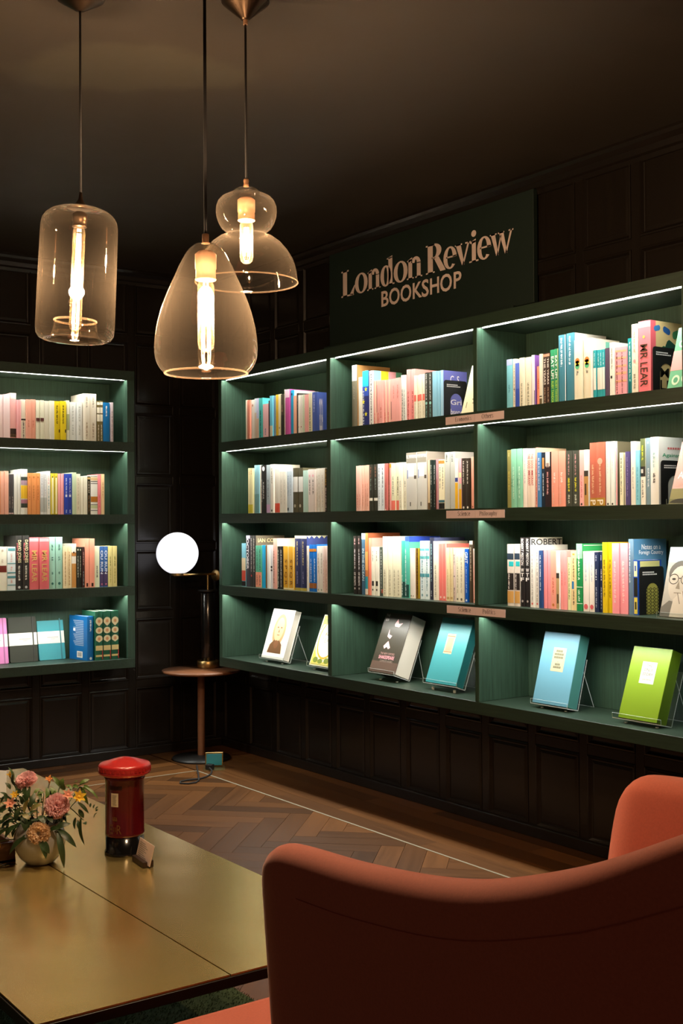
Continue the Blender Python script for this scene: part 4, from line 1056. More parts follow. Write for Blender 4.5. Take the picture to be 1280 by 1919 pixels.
(0.8180,0.8549,0.205,'4fb9b4','turquoise paperback with black lettering','M:1e2a2a:.3:.97','C:4fb9b4'),
(0.8580,0.9112,0.171,'f3c0c4','pale pink book in a black card sleeve','M:4a63a8:.72:.92:.5','C:1c1a1a'),
(0.9133,0.9207,0.185,'4a2226','very thin dark red booklet'),
(0.9229,0.9501,0.207,'6fc6e2','sky blue paperback with cream foot','B:d9d2b8:.72:.99'),
(0.9514,0.9679,0.204,'7c9cba','thin steel blue paperback'),
(0.9700,0.9994,0.209,'e9bf31','golden yellow paperback, plain spine'),
(1.0014,1.0261,0.208,'efe8c4','cream paperback with small mark low down','D:9a8f60:.8'),
(1.0274,1.0545,0.206,'4a4434','dark olive paperback with red and pale marks','M:b58a72:.25:.45','B:2b2820:.5:.99'),
(1.0573,1.0624,0.227,'d8d0c4','very thin tall grey booklet'),
(1.0637,1.1032,0.225,'c8579f','tall magenta hardback with pale top','B:ecc9dc:0:.18'),
(1.1044,1.1347,0.218,'2aa7dc','tall cyan blue hardback with dark emblem','D:1b4a66:.09','C:c9cdd0'),
(1.1363,1.1595,0.188,'f3b79b','thin peach paperback beside the charcoal spine'),
(1.1609,1.1783,0.199,'3b3a38','thin charcoal paperback with grey lettering','M:8a8a86:.1:.4'),
(1.1801,1.1949,0.187,'efece2','thin white paperback with red dot low down','D:b06a5a:.82'),
(1.1962,1.2152,0.186,'efece2','thin white paperback with red dot low down','D:b06a5a:.82'),
(1.2165,1.2336,0.186,'d3dfc4','thin pale green paperback'),
(1.2349,1.2677,0.185,'f4b2ae','soft pink paperback, plain spine'),
(1.2701,1.2966,0.187,'e7e4c2','cream paperback with black lettering','M:2c2a20:.35:.98'),
(1.2985,1.3396,0.189,'4a62b4','tall blue hardback with white title on cover','M:c2ccec:.06:.5','C:4560b6','X:GILGA:e8ecf4:.1:.26:.16:.98'),
],
'A2': [
(0.7002,0.7298,0.233,'ebe3b0','cream and yellow paperback','M:c98a5a:.02:.14','B:d6c848:.8:.99'),
(0.7312,0.7599,0.231,'ebe3b0','cream and yellow paperback','M:c98a5a:.02:.14','B:d6c848:.8:.99'),
(0.7621,0.7940,0.246,'8fc0cc','tall light blue paperback','B:6fa0a4:.6:.99'),
(0.7953,0.8214,0.245,'8fc0cc','tall light blue paperback','B:6fa0a4:.6:.99'),
(0.8228,0.8296,0.244,'e9e4d2','very thin cream booklet'),
(0.8310,0.8866,0.243,'23211f','tall black hardback with white drop and lettering','D:f1efe8:.08:.3','M:e6e2da:.35:.72','M:9a968e:.3:.78:.2'),
(0.8886,0.9227,0.241,'aebcc2','tall grey blue paperback with black marks','M:5a6268:.3:.72','B:cfa8cc:.82:.99'),
(0.9248,0.9559,0.243,'efece0','tall white paperback with grey lettering','M:8c897e:.08:.4','D:4a463c:.95'),
(0.9577,0.9800,0.219,'eeebdf','white paperback with red label at foot','B:e2533f:.78:.99'),
(0.9820,1.0055,0.218,'eeebdf','white paperback with red label at foot','B:e2533f:.78:.99'),
(1.0073,1.0371,0.204,'ece9dd','thin white paperback with faint grey lettering','M:c9c5b6:.2:.8'),
(1.0391,1.0660,0.203,'ece9dd','thin white paperback with faint grey lettering','M:c9c5b6:.2:.8'),
(1.0680,1.0954,0.203,'cfe0ec','pale blue paperback with black feather mark','M:9ab4c6:.1:.6','B:3a4650:.88:.95:.2:.6'),
(1.0973,1.1226,0.203,'cfe0ec','pale blue paperback, plain foot','M:9ab4c6:.1:.6'),
(1.1246,1.1672,0.216,'54503c','grey olive hardback with wide white band','B:eceeea:.2:.54','D:c8c4b0:.85'),
(1.1684,1.2104,0.215,'54503c','grey olive hardback with wide white band','B:eceeea:.2:.54','D:c8c4b0:.85'),
(1.2128,1.2531,0.201,'bcdcd2','pale mint paperback, plain spine'),
(1.2561,1.2857,0.204,'f0e6e2','white and pink paperback with dark lettering','D:f2b9c4:.15','M:55504a:.24:.6'),
(1.2876,1.3222,0.203,'f0e6e2','white and pink paperback with dark lettering','D:f2b9c4:.15','M:55504a:.24:.6'),
(1.3240,1.3430,0.205,'eceae0','slim white paperback with pale grey lettering','M:c4c0b4:.15:.9'),
(1.3448,1.3695,0.205,'eceae0','slim white paperback with pale grey lettering','M:c4c0b4:.15:.9'),
(1.3713,1.3993,0.205,'eceae0','slim white paperback with pale grey lettering','M:c4c0b4:.15:.9'),
(1.4017,1.4202,0.203,'26221a','black paperback with gold and white lettering','M:d8b64a:.02:.4','M:e6e2d8:.44:.98'),
],
'A3': [
(0.6345,0.6747,0.223,'79b9cc','paperback banded light blue, cream and brick red','B:d8c7a2:.34:.63','B:c2452f:.63:.87','B:1c1412:.88:.99'),
(0.6773,0.7162,0.263,'3a3840','tall black hardback with white title','T:OCTOBER:f0eef0:.06:.66:.6','B:a9a3bc:0:.06'),
(0.7185,0.7467,0.263,'2f2d2a','tall black paperback with grey lettering','M:b5b0a6:.05:.7','D:c24a44:.78'),
(0.7489,0.7761,0.263,'2f2d2a','tall black hardback with gold title on cover','M:c4beb2:.05:.7','C:6a6152','X:IAN CO:e3cfa0:.08:.62:.055:.13'),
(0.7771,0.8085,0.212,'57b391','green and salmon paperback with dark lettering','M:1f4a3c:.08:.6','B:ee9c7e:.63:.99','M:3a2420:.7:.95'),
(0.8107,0.8403,0.213,'57b391','green and salmon paperback with dark lettering','M:1f4a3c:.08:.6','B:ee9c7e:.63:.99','M:3a2420:.7:.95'),
(0.8425,0.8726,0.215,'14a8dc','bright cyan paperback, plain spine'),
(0.8748,0.8876,0.215,'7a5a34','very thin brown paperback'),
(0.8897,0.9152,0.216,'eceae4','slim white paperback beside the cyan spine'),
(0.9174,0.9336,0.216,'e2e4e8','slim white paperback with black band','B:2a2622:.48:.53','B:2a2622:.56:.6'),
(0.9395,0.9751,0.250,'f0b0a0','tall peach pink hardback with pale cover','M:8a5a4a:.25:.9:.3','C:eeddc6'),
(0.9768,1.0003,0.211,'1f1e1a','thin black paperback with pale lettering','B:e6e4c0:.0:.98:.0:.18','M:cfccc0:.08:.95'),
(1.0024,1.0305,0.211,'1f1e1a','thin black paperback with pale lettering','M:cfccc0:.08:.95'),
(1.0326,1.0815,0.211,'e2aa2c','golden yellow paperback with spaced capitals','T:S P Q R:7c4f12:.3:.9:.5','B:f2e6b0:.96:.99','B:f1e2a2:.0:.98:.9:1'),
(1.0835,1.1323,0.211,'e2aa2c','golden yellow paperback with spaced capitals','T:S P Q R:7c4f12:.3:.9:.5','B:f2e6b0:.96:.99','B:f1e2a2:.0:.98:.9:1'),
(1.1348,1.1876,0.264,'2b3159','tall navy hardback with gold scalloped ends','B:e6dfb8:0:.05','M:c9b878:.1:.55','B:b9a640:.95:1','M:8a8cb0:.65:.88','C:3a4680','X:~:e6dfb8:.0:1:.0:.05'),
(1.1895,1.2434,0.264,'2b3159','tall navy hardback with gold scalloped ends','B:e6dfb8:0:.05','M:c9b878:.1:.55','B:b9a640:.95:1','M:8a8cb0:.65:.88','C:3a4680','X:~:e6dfb8:.0:1:.0:.05'),
(1.2449,1.2590,0.216,'e8e4d4','thin cream paperback with dark marks','M:6a6458:.2:.7'),
(1.2603,1.2941,0.222,'0d6fce','bright blue paperback with gold bands','B:c07c2c:.09:.15','B:a4642a:.82:.93','M:cfe0f2:.3:.8'),
(1.2960,1.3257,0.223,'0d6fce','bright blue paperback with gold bands','B:c07c2c:.09:.15','B:a4642a:.82:.93','M:cfe0f2:.3:.8'),
(1.3275,1.3538,0.216,'eae6dc','white paperback with small grey lettering','M:a29c8e:.15:.6','D:9aa48a:.95'),
(1.3557,1.3818,0.216,'eae6dc','white paperback with small grey lettering','M:a29c8e:.15:.6','D:9aa48a:.95'),
(1.3836,1.4003,0.216,'f0dcd6','slim blush paperback with small lettering','M:c79a92:.3:.95'),
(1.4021,1.4212,0.217,'f0dcd6','slim blush paperback with small lettering','M:c79a92:.3:.95'),
],
'B1': [
(1.5750,1.6144,0.288,'77725f','tall grey olive hardback with pale lettering','B:b4b6b8:0:.25','M:9a9688:.33:.55','C:c0935a'),
(1.6247,1.6553,0.229,'efeada','cream paperback, plain spine'),
(1.6572,1.7037,0.253,'2a2f6a','cyan to navy paperback with yellow stars','B:2eb4ea:0:.28','B:3a55b0:.28:.45','S:f2ea3c:.33','S:f2ea3c:.55:.2','S:f2ea3c:.77','M:d8dcec:.35:.95:.2'),
(1.7053,1.7388,0.249,'eeebe4','white paperback with column of dark lettering','M:54524e:.05:.97','C:e9e6dc','X:#8fd0e0:8fd0e0:.0:.25:.0:.2','X:#f0d234:f0d234:.26:.52:.0:.2','X:#f2b0bc:f2b0bc:.53:.78:.0:.2','X:#5c9c7c:5c9c7c:.79:1:.0:.2'),
(1.7395,1.7591,0.201,'f0aaa0','slim pink paperback with cream edge','B:efdcb8:0:.99:.8:1','M:d9705e:.72:.95'),
(1.7603,1.7861,0.200,'f0aaa0','slim pink paperback with black line','B:2e2a20:.1:.7:.05:.15','M:d9705e:.72:.95'),
(1.7873,1.8140,0.198,'f0aaa0','pink paperback with red lettering low on spine','M:cf5f4c:.6:.85'),
(1.8152,1.8343,0.197,'f0aaa0','slim pink paperback with cream edge','B:efdcb8:0:.99:.8:1','M:d9705e:.72:.95'),
(1.8355,1.8564,0.197,'f0aaa0','slim pink paperback with cream edge','B:efdcb8:0:.99:.8:1','M:d9705e:.72:.95'),
(1.8576,1.8719,0.196,'f0aaa0','slim pink paperback with dark grey line','B:5a4038:.5:.9:.55:.75'),
(1.8731,1.9014,0.196,'f3aca4','pink paperback with faint lettering near top','M:d98078:.15:.45'),
(1.9026,1.9329,0.197,'f3aca4','pink paperback with faint lettering near top','M:d98078:.15:.45'),
(1.9341,1.9533,0.206,'e6e9e2','white paperback with black lettering','M:4a4a46:.3:.95'),
(1.9544,1.9720,0.204,'e6e9e2','white paperback with black lettering','M:4a4a46:.3:.95'),
(1.9745,2.0021,0.225,'f29c98','tall pink hardback with red lettering','M:a83a3a:.42:.98'),
(2.0033,2.0294,0.224,'f29c98','tall pink hardback with red lettering','M:a83a3a:.42:.98'),
(2.0307,2.0464,0.194,'ece8d2','slim cream paperback with red band','B:ee7a6a:.43:.57','M:c9c0a4:.6:.95'),
(2.0476,2.0632,0.194,'ece8d2','slim cream paperback with red band','B:ee7a6a:.43:.57','M:c9c0a4:.6:.95'),
(2.0644,2.0811,0.195,'ece8d2','slim cream paperback with red band','B:ee7a6a:.43:.57','M:c9c0a4:.6:.95'),
(2.0823,2.0981,0.195,'ece8d2','slim cream paperback with red band','B:ee7a6a:.43:.57','M:c9c0a4:.6:.95'),
(2.0997,2.1224,0.199,'3d4038','charcoal paperback with white lettering and mint dot','M:d6d8cc:.03:.58','D:9ad8cc:.65:.3','M:7ab0a4:.7:.97'),
(2.1235,2.1471,0.198,'3d4038','charcoal paperback with white lettering and mint dot','M:d6d8cc:.03:.58','D:9ad8cc:.65:.3','M:7ab0a4:.7:.97'),
(2.1487,2.1638,0.199,'8fc8e0','light blue paperback, plain spine'),
(2.1649,2.1804,0.198,'8fc8e0','light blue paperback, plain spine'),
(2.1815,2.1972,0.197,'8fc8e0','light blue paperback, plain spine'),
(2.1983,2.2154,0.198,'a3cfe6','light blue hardback with violet cover','C:6f74c4','X:C. S.:f2f0f4:.3:.72:.1:.26','G:'),
],
'B2': [
(1.6002,1.6234,0.206,'f6c4b4','slim blush paperback with faint red lettering','M:dd8a78:.62:.92'),
(1.6282,1.6497,0.206,'f6c4b4','slim blush paperback with faint red lettering','M:dd8a78:.62:.92'),
(1.6512,1.6686,0.206,'f5bda8','slim peach paperback with faint lettering','M:e0957e:.4:.9'),
(1.6698,1.6851,0.206,'f5bda8','slim peach paperback with faint lettering','M:e0957e:.4:.9'),
(1.6863,1.7097,0.206,'f5bda8','slim peach paperback with faint lettering','M:e0957e:.4:.9'),
(1.7109,1.7356,0.207,'35352c','black paperback with white band low on spine','M:9a6a54:.05:.28','M:8aa096:.3:.55','B:eae6da:.72:.78'),
(1.7387,1.7667,0.207,'35352c','black paperback with white band low on spine','M:9a6a54:.05:.28','M:8aa096:.3:.55','B:eae6da:.72:.78'),
(1.7679,1.7922,0.207,'dfe6ea','white paperback with column of blue black letters','M:3c4654:.08:.52','M:9aa4ac:.55:.9'),
(1.7933,1.8186,0.207,'dfe6ea','white paperback with column of blue black letters','M:3c4654:.08:.52','M:9aa4ac:.55:.9'),
(1.8197,1.8396,0.207,'c6716a','brick pink paperback with pale marks at foot','D:f0d8cc:.98','M:a4524c:.4:.9'),
(1.8407,1.8515,0.207,'8a4a30','thin brown paperback with pale lettering','M:d8a088:.45:.95'),
(1.8527,1.8671,0.208,'f3a6a0','thin pink paperback with orange top','B:d98a24:.02:.1'),
(1.8682,1.8966,0.206,'e9e8c8','cream paperback with ragged coral foot','M:4a4a38:.28:.7','B:f07a6a:.79:.99'),
(1.8977,1.9229,0.207,'e9e8c8','cream paperback with ragged coral foot','M:4a4a38:.28:.7','B:f07a6a:.79:.99'),
(1.9240,1.9482,0.207,'ebe8d4','cream paperback with grey green sprig','M:9aa08a:.38:.52','M:c4c0a0:.6:.95'),
(1.9493,1.9753,0.207,'ebe8d4','cream paperback with grey green sprig','M:9aa08a:.38:.52','M:c4c0a0:.6:.95'),
(1.9759,2.0460,0.245,'cfcfc8','very thick grey white hardback with painted top','B:8a8476:0:.18','B:eef0f2:.04:.1','B:dfe4f2:.22:.42:.1:.8','B:6f84b4:.3:.45:.1:.2','B:5c5448:.4:.46:.8:1','B:55564f:.86:.93:.4:.5'),
(2.0476,2.1100,0.246,'cfcfc8','very thick grey white hardback with painted top','B:8a8476:0:.18','B:eef0f2:.04:.1','B:dfe4f2:.22:.42:.1:.8','B:6f84b4:.3:.45:.1:.2','B:5c5448:.4:.46:.8:1','B:55564f:.86:.93:.4:.5','C:a89e94'),
(2.1107,2.1299,0.209,'e6d5ae','cream paperback with brown foot','B:6a5230:.86:.99'),
(2.1310,2.1485,0.208,'23302c','thin black and green paperback with white lettering','M:cfd6ce:.1:.5','B:1c1c18:.6:.99','M:8a968e:.6:.95'),
(2.1496,2.1660,0.207,'23302c','thin black and green paperback with white lettering','M:cfd6ce:.1:.5','B:1c1c18:.6:.99','M:8a968e:.6:.95'),
(2.1671,2.1813,0.210,'b98a92','mauve pink paperback with brown foot','B:a4564a:.4:.99:.0:.4'),
(2.1827,2.2032,0.207,'efe8c6','cream paperback with orange top and dark foot','B:d9823c:.02:.08','M:5a5448:.15:.6','B:3f6a78:.81:.86','B:1f1e1a:.87:.99'),
(2.2043,2.2239,0.206,'efe8c6','cream paperback with orange top and dark foot','B:d9823c:.02:.08','M:5a5448:.15:.6','B:3f6a78:.81:.86','B:1f1e1a:.87:.99'),
(2.2271,2.2579,0.235,'b9bcb4','tall silver grey hardback with small dark lettering','M:5a5c58:.04:.18'),
(2.2590,2.2912,0.235,'b9bcb4','tall silver grey hardback with small dark lettering','M:5a5c58:.04:.18','C:c4c2be'),
(2.2919,2.3100,0.206,'eee8e4','white and yellow paperback with coloured patches','B:3c4a8c:.38:.46','B:e6b42a:.48:.99'),
(2.3110,2.3269,0.206,'efb0b8','pink and yellow paperback with coloured patches','B:f0ecb4:.28:.38','B:c9d2b0:.5:.6','B:e6b42a:.61:.99'),
(2.3279,2.3536,0.205,'342c22','dark brown paperback with white lettering','M:d8d2c4:.05:.52','D:e6e2da:.97'),
(2.3550,2.3808,0.204,'342c22','dark brown paperback with white lettering','M:d8d2c4:.05:.52','D:e6e2da:.97'),
(2.3832,2.4020,0.208,'f3ae98','peach paperback at end of the row','D:a05a4a:.96'),
],
'B3': [
(1.5839,1.6098,0.264,'26211e','black paperback with white and pink lettering','M:e2b0ac:.04:.16','T:OF SECRETS:e6e0da:.62:.85:.5','M:e6e0da:.22:.58','D:b4b0ac:.9'),
(1.6152,1.6404,0.265,'26211e','black paperback with white and pink lettering','M:e2b0ac:.04:.16','T:OF SECRETS:e6e0da:.62:.85:.5','M:e6e0da:.22:.58','D:b4b0ac:.9'),
(1.6418,1.6742,0.277,'3f6078','tall slate blue hardback with pale title','T:IN THE OCEAN:c9dae2:.25:.77:.5','B:9fc0cc:0:.1','C:3f6078'),
(1.6754,1.6962,0.278,'b9713e','tall rust and teal hardback','B:d8a05c:.3:.6','B:2f8a98:.7:.9','B:e0d2c0:.9:.99','C:a45f40'),
(1.6972,1.7190,0.256,'f08c74','salmon hardback with pink cover','C:f2a498'),
(1.7198,1.7443,0.216,'ebe8d4','cream paperback with black seal near foot','M:6a685c:.08:.3','B:26241e:.7:.8:.2:.8','D:4a463a:.88'),
(1.7455,1.7721,0.216,'ebe8d4','cream paperback with black seal near foot','M:6a685c:.08:.3','B:26241e:.7:.8:.2:.8','D:4a463a:.88'),
(1.7733,1.8001,0.216,'3f4a40','dark green paperback with pale lettering','M:b4bcae:.05:.9','B:a4523c:.86:.94:.5:1'),
(1.8025,1.8338,0.263,'e6e2c6','tall cream paperback with faint brown lettering','M:a49c7c:.55:.98'),
(1.8349,1.8651,0.263,'e6e2c6','tall cream paperback with faint brown lettering','M:a49c7c:.55:.98'),
(1.8663,1.8965,0.264,'e6e2c6','tall cream paperback with faint brown lettering','M:a49c7c:.55:.98'),
(1.8976,1.9280,0.264,'e6e2c6','tall cream paperback with faint brown lettering','M:a49c7c:.55:.98'),
(1.9293,1.9589,0.245,'3fa894','teal green hardback with white lettering','B:1f4a44:.72:.99','M:cfe6de:.6:.97:.25'),
(1.9602,1.9874,0.264,'4fb4a0','teal hardback with blue band on cover','B:1f4a44:.78:.99','B:3a58d0:0:.08','M:d8ece6:.2:.97:.25','C:5cb49c','X:#3a58d0:3a58d0:0:1:.0:.09'),
(1.9891,2.0075,0.213,'eee8dc','slim cream paperback with grey foot mark','D:8a8478:.95'),
(2.0097,2.0251,0.213,'eee8dc','slim cream paperback with grey foot mark','D:8a8478:.95'),
(2.0270,2.0528,0.214,'7a5a1e','brown and gold paperback with black letters','M:241a0a:.02:.95','B:c9b428:.0:.99:.85:1'),
(2.0582,2.0889,0.245,'d9e8ea','tall pale blue paperback with teal waves','B:5ab4b8:.13:.17','B:5ab4b8:.26:.31','B:4a98a4:.56:.62','M:5a8a94:.2:.85','D:7aa0a8:.93'),
(2.0904,2.1196,0.246,'d9e8ea','tall pale blue paperback with teal waves','B:5ab4b8:.13:.17','B:5ab4b8:.26:.31','B:4a98a4:.56:.62','M:5a8a94:.2:.85','D:7aa0a8:.93'),
(2.1212,2.1447,0.260,'25283a','tall navy hardback with teal lettering','M:8ab4b4:.1:.72','M:c9d0d4:.85:.95','C:4a5278'),
(2.1456,2.1801,0.245,'e8e4d2','cream hardback with grey floral spine','M:a4a08a:.4:.95','C:e6dcc8'),
(2.1811,2.2059,0.234,'ee7c74','coral paperback with cream edges','D:f4d8cc:.94','B:f2d8c0:.0:.99:.88:1'),
(2.2073,2.2344,0.235,'ee7c74','coral paperback with cream edges','D:f4d8cc:.94','B:f2d8c0:.0:.99:.88:1'),
(2.2353,2.2523,0.219,'e6d8ac','slim straw paperback with tan mark','B:c4a46a:.92:.96','M:c8b078:.4:.85'),
(2.2533,2.2684,0.219,'e6d8ac','slim straw paperback with tan mark','B:c4a46a:.92:.96','M:c8b078:.4:.85'),
(2.2695,2.2845,0.218,'dac8c0','slim blush paperback with black floral marks','M:2c261e:.12:.32','M:2c261e:.74:.97','D:2c261e:.53'),
(2.2855,2.3095,0.216,'e6e0c8','cream paperback with grey seal at foot','M:aaa488:.15:.85','D:6a6452:.95'),
(2.3109,2.3401,0.216,'e6e0c8','cream paperback with grey seal at foot','M:aaa488:.15:.85','D:6a6452:.95'),
(2.3421,2.3646,0.215,'0b57be','bright blue paperback with white title','T:GRIT:eaf0f8:.06:.27:.75','M:9ab8e6:.32:.85','D:d8e4f4:.96'),
(2.3690,2.3906,0.248,'43382a','tall dark brown hardback with grey lettering','B:a4a49c:0:.06','M:a09a88:.1:.65'),
(2.3917,2.4064,0.217,'f4b8a8','slim peach paperback at row end by divider','D:d07a6a:.94'),
],
'C1': [
(2.5955,2.6271,0.196,'7cc4d2','light turquoise paperback with tiny lettering','B:a8b4e0:0:.12','M:4a8a9a:.5:.68'),
(2.6283,2.6448,0.195,'ece6d0','cream paperback with grey lettering','M:a8a28c:.1:.9','D:5a564a:.6'),
(2.6458,2.6685,0.176,'5a72c8','short blue paperback','B:3c55b0:.56:.99'),
(2.6699,2.6971,0.193,'e4e0c8','cream paperback with grey green lettering','M:8c8a74:.5:.98'),
(2.6983,2.7318,0.192,'e4e0c8','cream paperback with grey green lettering','M:8c8a74:.5:.98'),
(2.7345,2.7508,0.196,'e9e2e4','white and violet paperback','C:8a5cb4','B:2a1e1a:.68:.99:.85:1'),
(2.7565,2.7729,0.152,'f29878','short salmon paperback with red lettering','M:c4543c:.3:.6'),
(2.7746,2.7883,0.196,'e0d6bc','cream paperback with brown foot','B:6a5c40:.85:.99','B:2e261c:.8:.82'),
(2.7894,2.8079,0.197,'3a2a22','dark brown paperback with pale capitals','T:THE YEARS:eadfd0:.1:.6:.5','M:c4a48c:.65:.97','B:b4866a:.02:.07'),
(2.8091,2.8252,0.197,'3a2a22','dark brown paperback with pale capitals','T:THE YEARS:eadfd0:.1:.6:.5','M:c4a48c:.65:.97','B:b4866a:.02:.07'),
(2.8268,2.8514,0.205,'2f8a5c','green paperback with white and yellow capitals','T:EAT UP!:f0f4ec:.12:.53:.6','T:RUBY TANDOH:b4d84a:.57:.97:.5','B:e8d098:0:.99:.92:1'),
(2.8548,2.8725,0.205,'2f8a5c','green paperback with white and yellow capitals','T:EAT UP!:f0f4ec:.12:.53:.6','T:RUBY TANDOH:b4d84a:.57:.97:.5','B:e8d098:0:.99:.92:1'),
(2.8741,2.9099,0.252,'427f92','tall thick steel blue hardback, white lettering','M:cfe0e8:.04:.46:.6','B:eaf0f0:0:.99:.93:1'),
(2.9114,2.9521,0.254,'427f92','tall thick steel blue hardback with white cover','M:cfe0e8:.04:.46:.6','C:e9e6e0'),
(2.9533,2.9905,0.223,'e6e0c6','thick cream hardback with rainbow emblem','D:e07a3a:.34:.3','D:e6d23c:.38:.3','D:5ab47a:.43:.28','M:6a665a:.5:.58'),
(2.9923,3.0297,0.225,'e6e0c6','thick cream hardback with rainbow emblem','D:e07a3a:.34:.3','D:e6d23c:.38:.3','D:5ab47a:.43:.28','M:6a665a:.5:.58','C:eee0cc','X:#e9a06a:e9a06a:0:.6:.2:.28','X:#7cc4b0:7cc4b0:.5:1:.04:.2'),
(3.0320,3.0412,0.179,'efe8dc','very thin cream booklet'),
(3.0426,3.0557,0.177,'2fa0a8','slim teal paperback with wide white band','B:eeeade:.36:.8','M:cfe8e8:.06:.32'),
(3.0568,3.0687,0.177,'2fa0a8','slim teal paperback with wide white band','B:eeeade:.36:.8','M:cfe8e8:.06:.32'),
(3.0698,3.0817,0.176,'2fa0a8','slim teal paperback with wide white band','B:eeeade:.36:.8','M:cfe8e8:.06:.32'),
(3.0828,3.0946,0.176,'2fa0a8','slim teal paperback with wide white band','B:eeeade:.36:.8','M:cfe8e8:.06:.32'),
(3.0957,3.1158,0.178,'54475a','dark mauve paperback, plain spine'),
(3.1174,3.1397,0.195,'eae8dc','cream hardback with black bird mark','M:a4a498:.1:.5','B:2c2a28:.6:.65:.2:.6','C:e8e6da'),
(3.1409,3.1680,0.175,'f3a8b4','pink paperback with peach grid pattern','B:eab08a:.06:.1','B:eab08a:.2:.24','B:eab08a:.36:.4','B:eab08a:.5:.55','B:eab08a:.66:.7','M:6a3a3a:.1:.95:.3'),
(3.1691,3.1969,0.173,'f3a8b4','pink paperback with peach grid pattern','B:eab08a:.06:.1','B:eab08a:.2:.24','B:eab08a:.36:.4','B:eab08a:.5:.55','B:eab08a:.66:.7','M:6a3a3a:.1:.95:.3'),
(3.1982,3.2175,0.199,'128f96','teal paperback with pale lettering','M:cfeaea:.06:.75','B:0f7078:.76:.98:.2:.8'),
(3.2190,3.2474,0.244,'ece6d4','tall cream hardback with pink emblem','D:e6a4a4:.52:.2','M:b4ac98:.1:.4','M:8c8674:.7:.92'),
(3.2488,3.3032,0.249,'ee7d88','very thick pink hardback with dark title','T:MR LEAR:4a3424:.32:.9:.6','D:d8b45a:.22:.1','B:f4a8ac:.02:.09','C:d8c088','X:P:e:0:1:0:1','G:'),
],
'C2': [
(2.5955,2.6177,0.224,'8a864e','olive paperback with gold lettering','M:cfc05c:.37:.7','M:c4bc84:.05:.12'),
(2.6189,2.6483,0.226,'84c4a4','mint green paperback with pale lettering','M:c9e8d4:.3:.85:.4','M:4f8a70:.5:.65:.2'),
(2.6495,2.6783,0.226,'84c4a4','mint green paperback with pale lettering','M:c9e8d4:.3:.85:.4','M:4f8a70:.5:.65:.2'),
(2.6794,2.7020,0.225,'eee2d6','cream paperback with faint blue lettering','M:c4b8bc:.1:.6'),
(2.7031,2.7244,0.224,'f0e0d0','cream paperback with red capitals','T:THE GOOD IMMIGRANT:b8323a:.09:.63:.6'),
(2.7255,2.7452,0.223,'f0e0d0','cream paperback with red capitals','T:THE GOOD IMMIGRANT:b8323a:.09:.63:.6'),
(2.7463,2.7604,0.225,'f2a496','pink hardback with brown marks low down','M:8a4a3c:.2:.95:.3','C:e6c8a8'),
(2.7620,2.7818,0.206,'4a80b4','blue paperback with white lettering','M:dce8f2:.1:.7'),
(2.7832,2.8011,0.205,'1c2a38','navy and black paperback with pale lettering','B:c48a4a:.1:.3:.2:.8','M:d8e0e4:.38:.8'),
(2.8025,2.8315,0.205,'2e2224','black paperback with pale face at top','B:dccfc4:.0:.26:.1:.9','B:8a7468:.2:.28:.2:.8','M:e2a4a4:.36:.78'),
(2.8329,2.8689,0.206,'ec9c88','salmon paperback with white numerals','M:f6e4dc:.38:.58','M:e0b4a4:.6:.95:.3'),
(2.8700,2.9051,0.205,'ec9c88','salmon paperback with white numerals','M:f6e4dc:.38:.58','M:e0b4a4:.6:.95:.3'),
(2.9068,2.9378,0.204,'43463c','charcoal green paperback with gold figures','M:cf9a9a:.06:.44:.35','M:d8d23c:.48:.74','M:cfd4c4:.78:.96'),
(2.9395,2.9720,0.203,'43463c','charcoal green paperback with gold figures','M:cf9a9a:.06:.44:.35','M:d8d23c:.48:.74','M:cfd4c4:.78:.96'),
(2.9734,2.9953,0.203,'f4b4b0','pink paperback with red lettering low down','M:d06a6c:.45:.85','D:3a2a24:.96'),
(2.9963,3.0176,0.203,'ecebe6','white paperback with brown picture at foot','B:3f3a32:.37:.47','B:b88c50:.47:.99','B:4a3a2a:.6:.8:.2:.6'),
(3.0182,3.0534,0.226,'bb6550','terracotta hardback with gold lettering and letter P','M:e0b490:.34:.82:.6','B:b08a34:.87:1','T:P:f2ead8:.9:.98:.7','C:bb6550'),
(3.0549,3.0959,0.226,'bb6550','terracotta hardback with gold lettering and letter P','M:e0b490:.34:.82:.6','B:b08a34:.87:1','T:P:f2ead8:.9:.98:.7','D:f0a48c:.3:.3'),
(3.0971,3.1171,0.226,'e4e8e2','tall white paperback with black foot mark','M:c4ccca:.1:.5','D:2c2a28:.97'),
(3.1182,3.1363,0.226,'e4e8e2','tall white paperback with black foot mark','M:c4ccca:.1:.5','D:2c2a28:.97'),
(3.1374,3.1453,0.225,'eceae4','thin white hardback with pink edge','C:6e6650','B:f48aa0:.1:.99:.5:1'),
(3.1610,3.1774,0.184,'ece8c4','slim cream paperback with green black lettering','M:5c6048:.1:.8'),
(3.1785,3.1863,0.183,'eee9d0','very thin cream booklet'),
(3.1877,3.2081,0.186,'54487a','purple paperback with faint lettering','M:8a7cae:.1:.85'),
(3.2099,3.2308,0.220,'eceade','tall white paperback with small grey lettering','M:b0b0a4:.4:.75','C:efe4d4'),
(3.2315,3.2495,0.188,'86cce0','light blue paperback with faint lettering','M:5aa4bc:.3:.9'),
(3.2510,3.2723,0.227,'f0eee0','tall hardback, olive top and black photograph','B:5e6a44:0:.42','B:2b2a28:.42:.57','B:d8d6cc:.46:.52:.1:.6','M:c4d038:.1:.34:.5','M:6a665e:.62:.9'),
(3.2733,3.2961,0.228,'7c98a4','tall steel blue grey hardback with white lettering','M:e2eaec:.45:.74:.5','M:c9d8de:.05:.1'),
(3.2975,3.3331,0.229,'e9eae4','tall white hardback with tree sketch and green title','M:8ab4b4:.22:.45','M:3c3c38:.53:.7','C:e6e8e2','X:Against:2a9a6e:.12:.72:.24:.31','X:-:d06a6a:.3:.8:.15:.18','G:'),
],
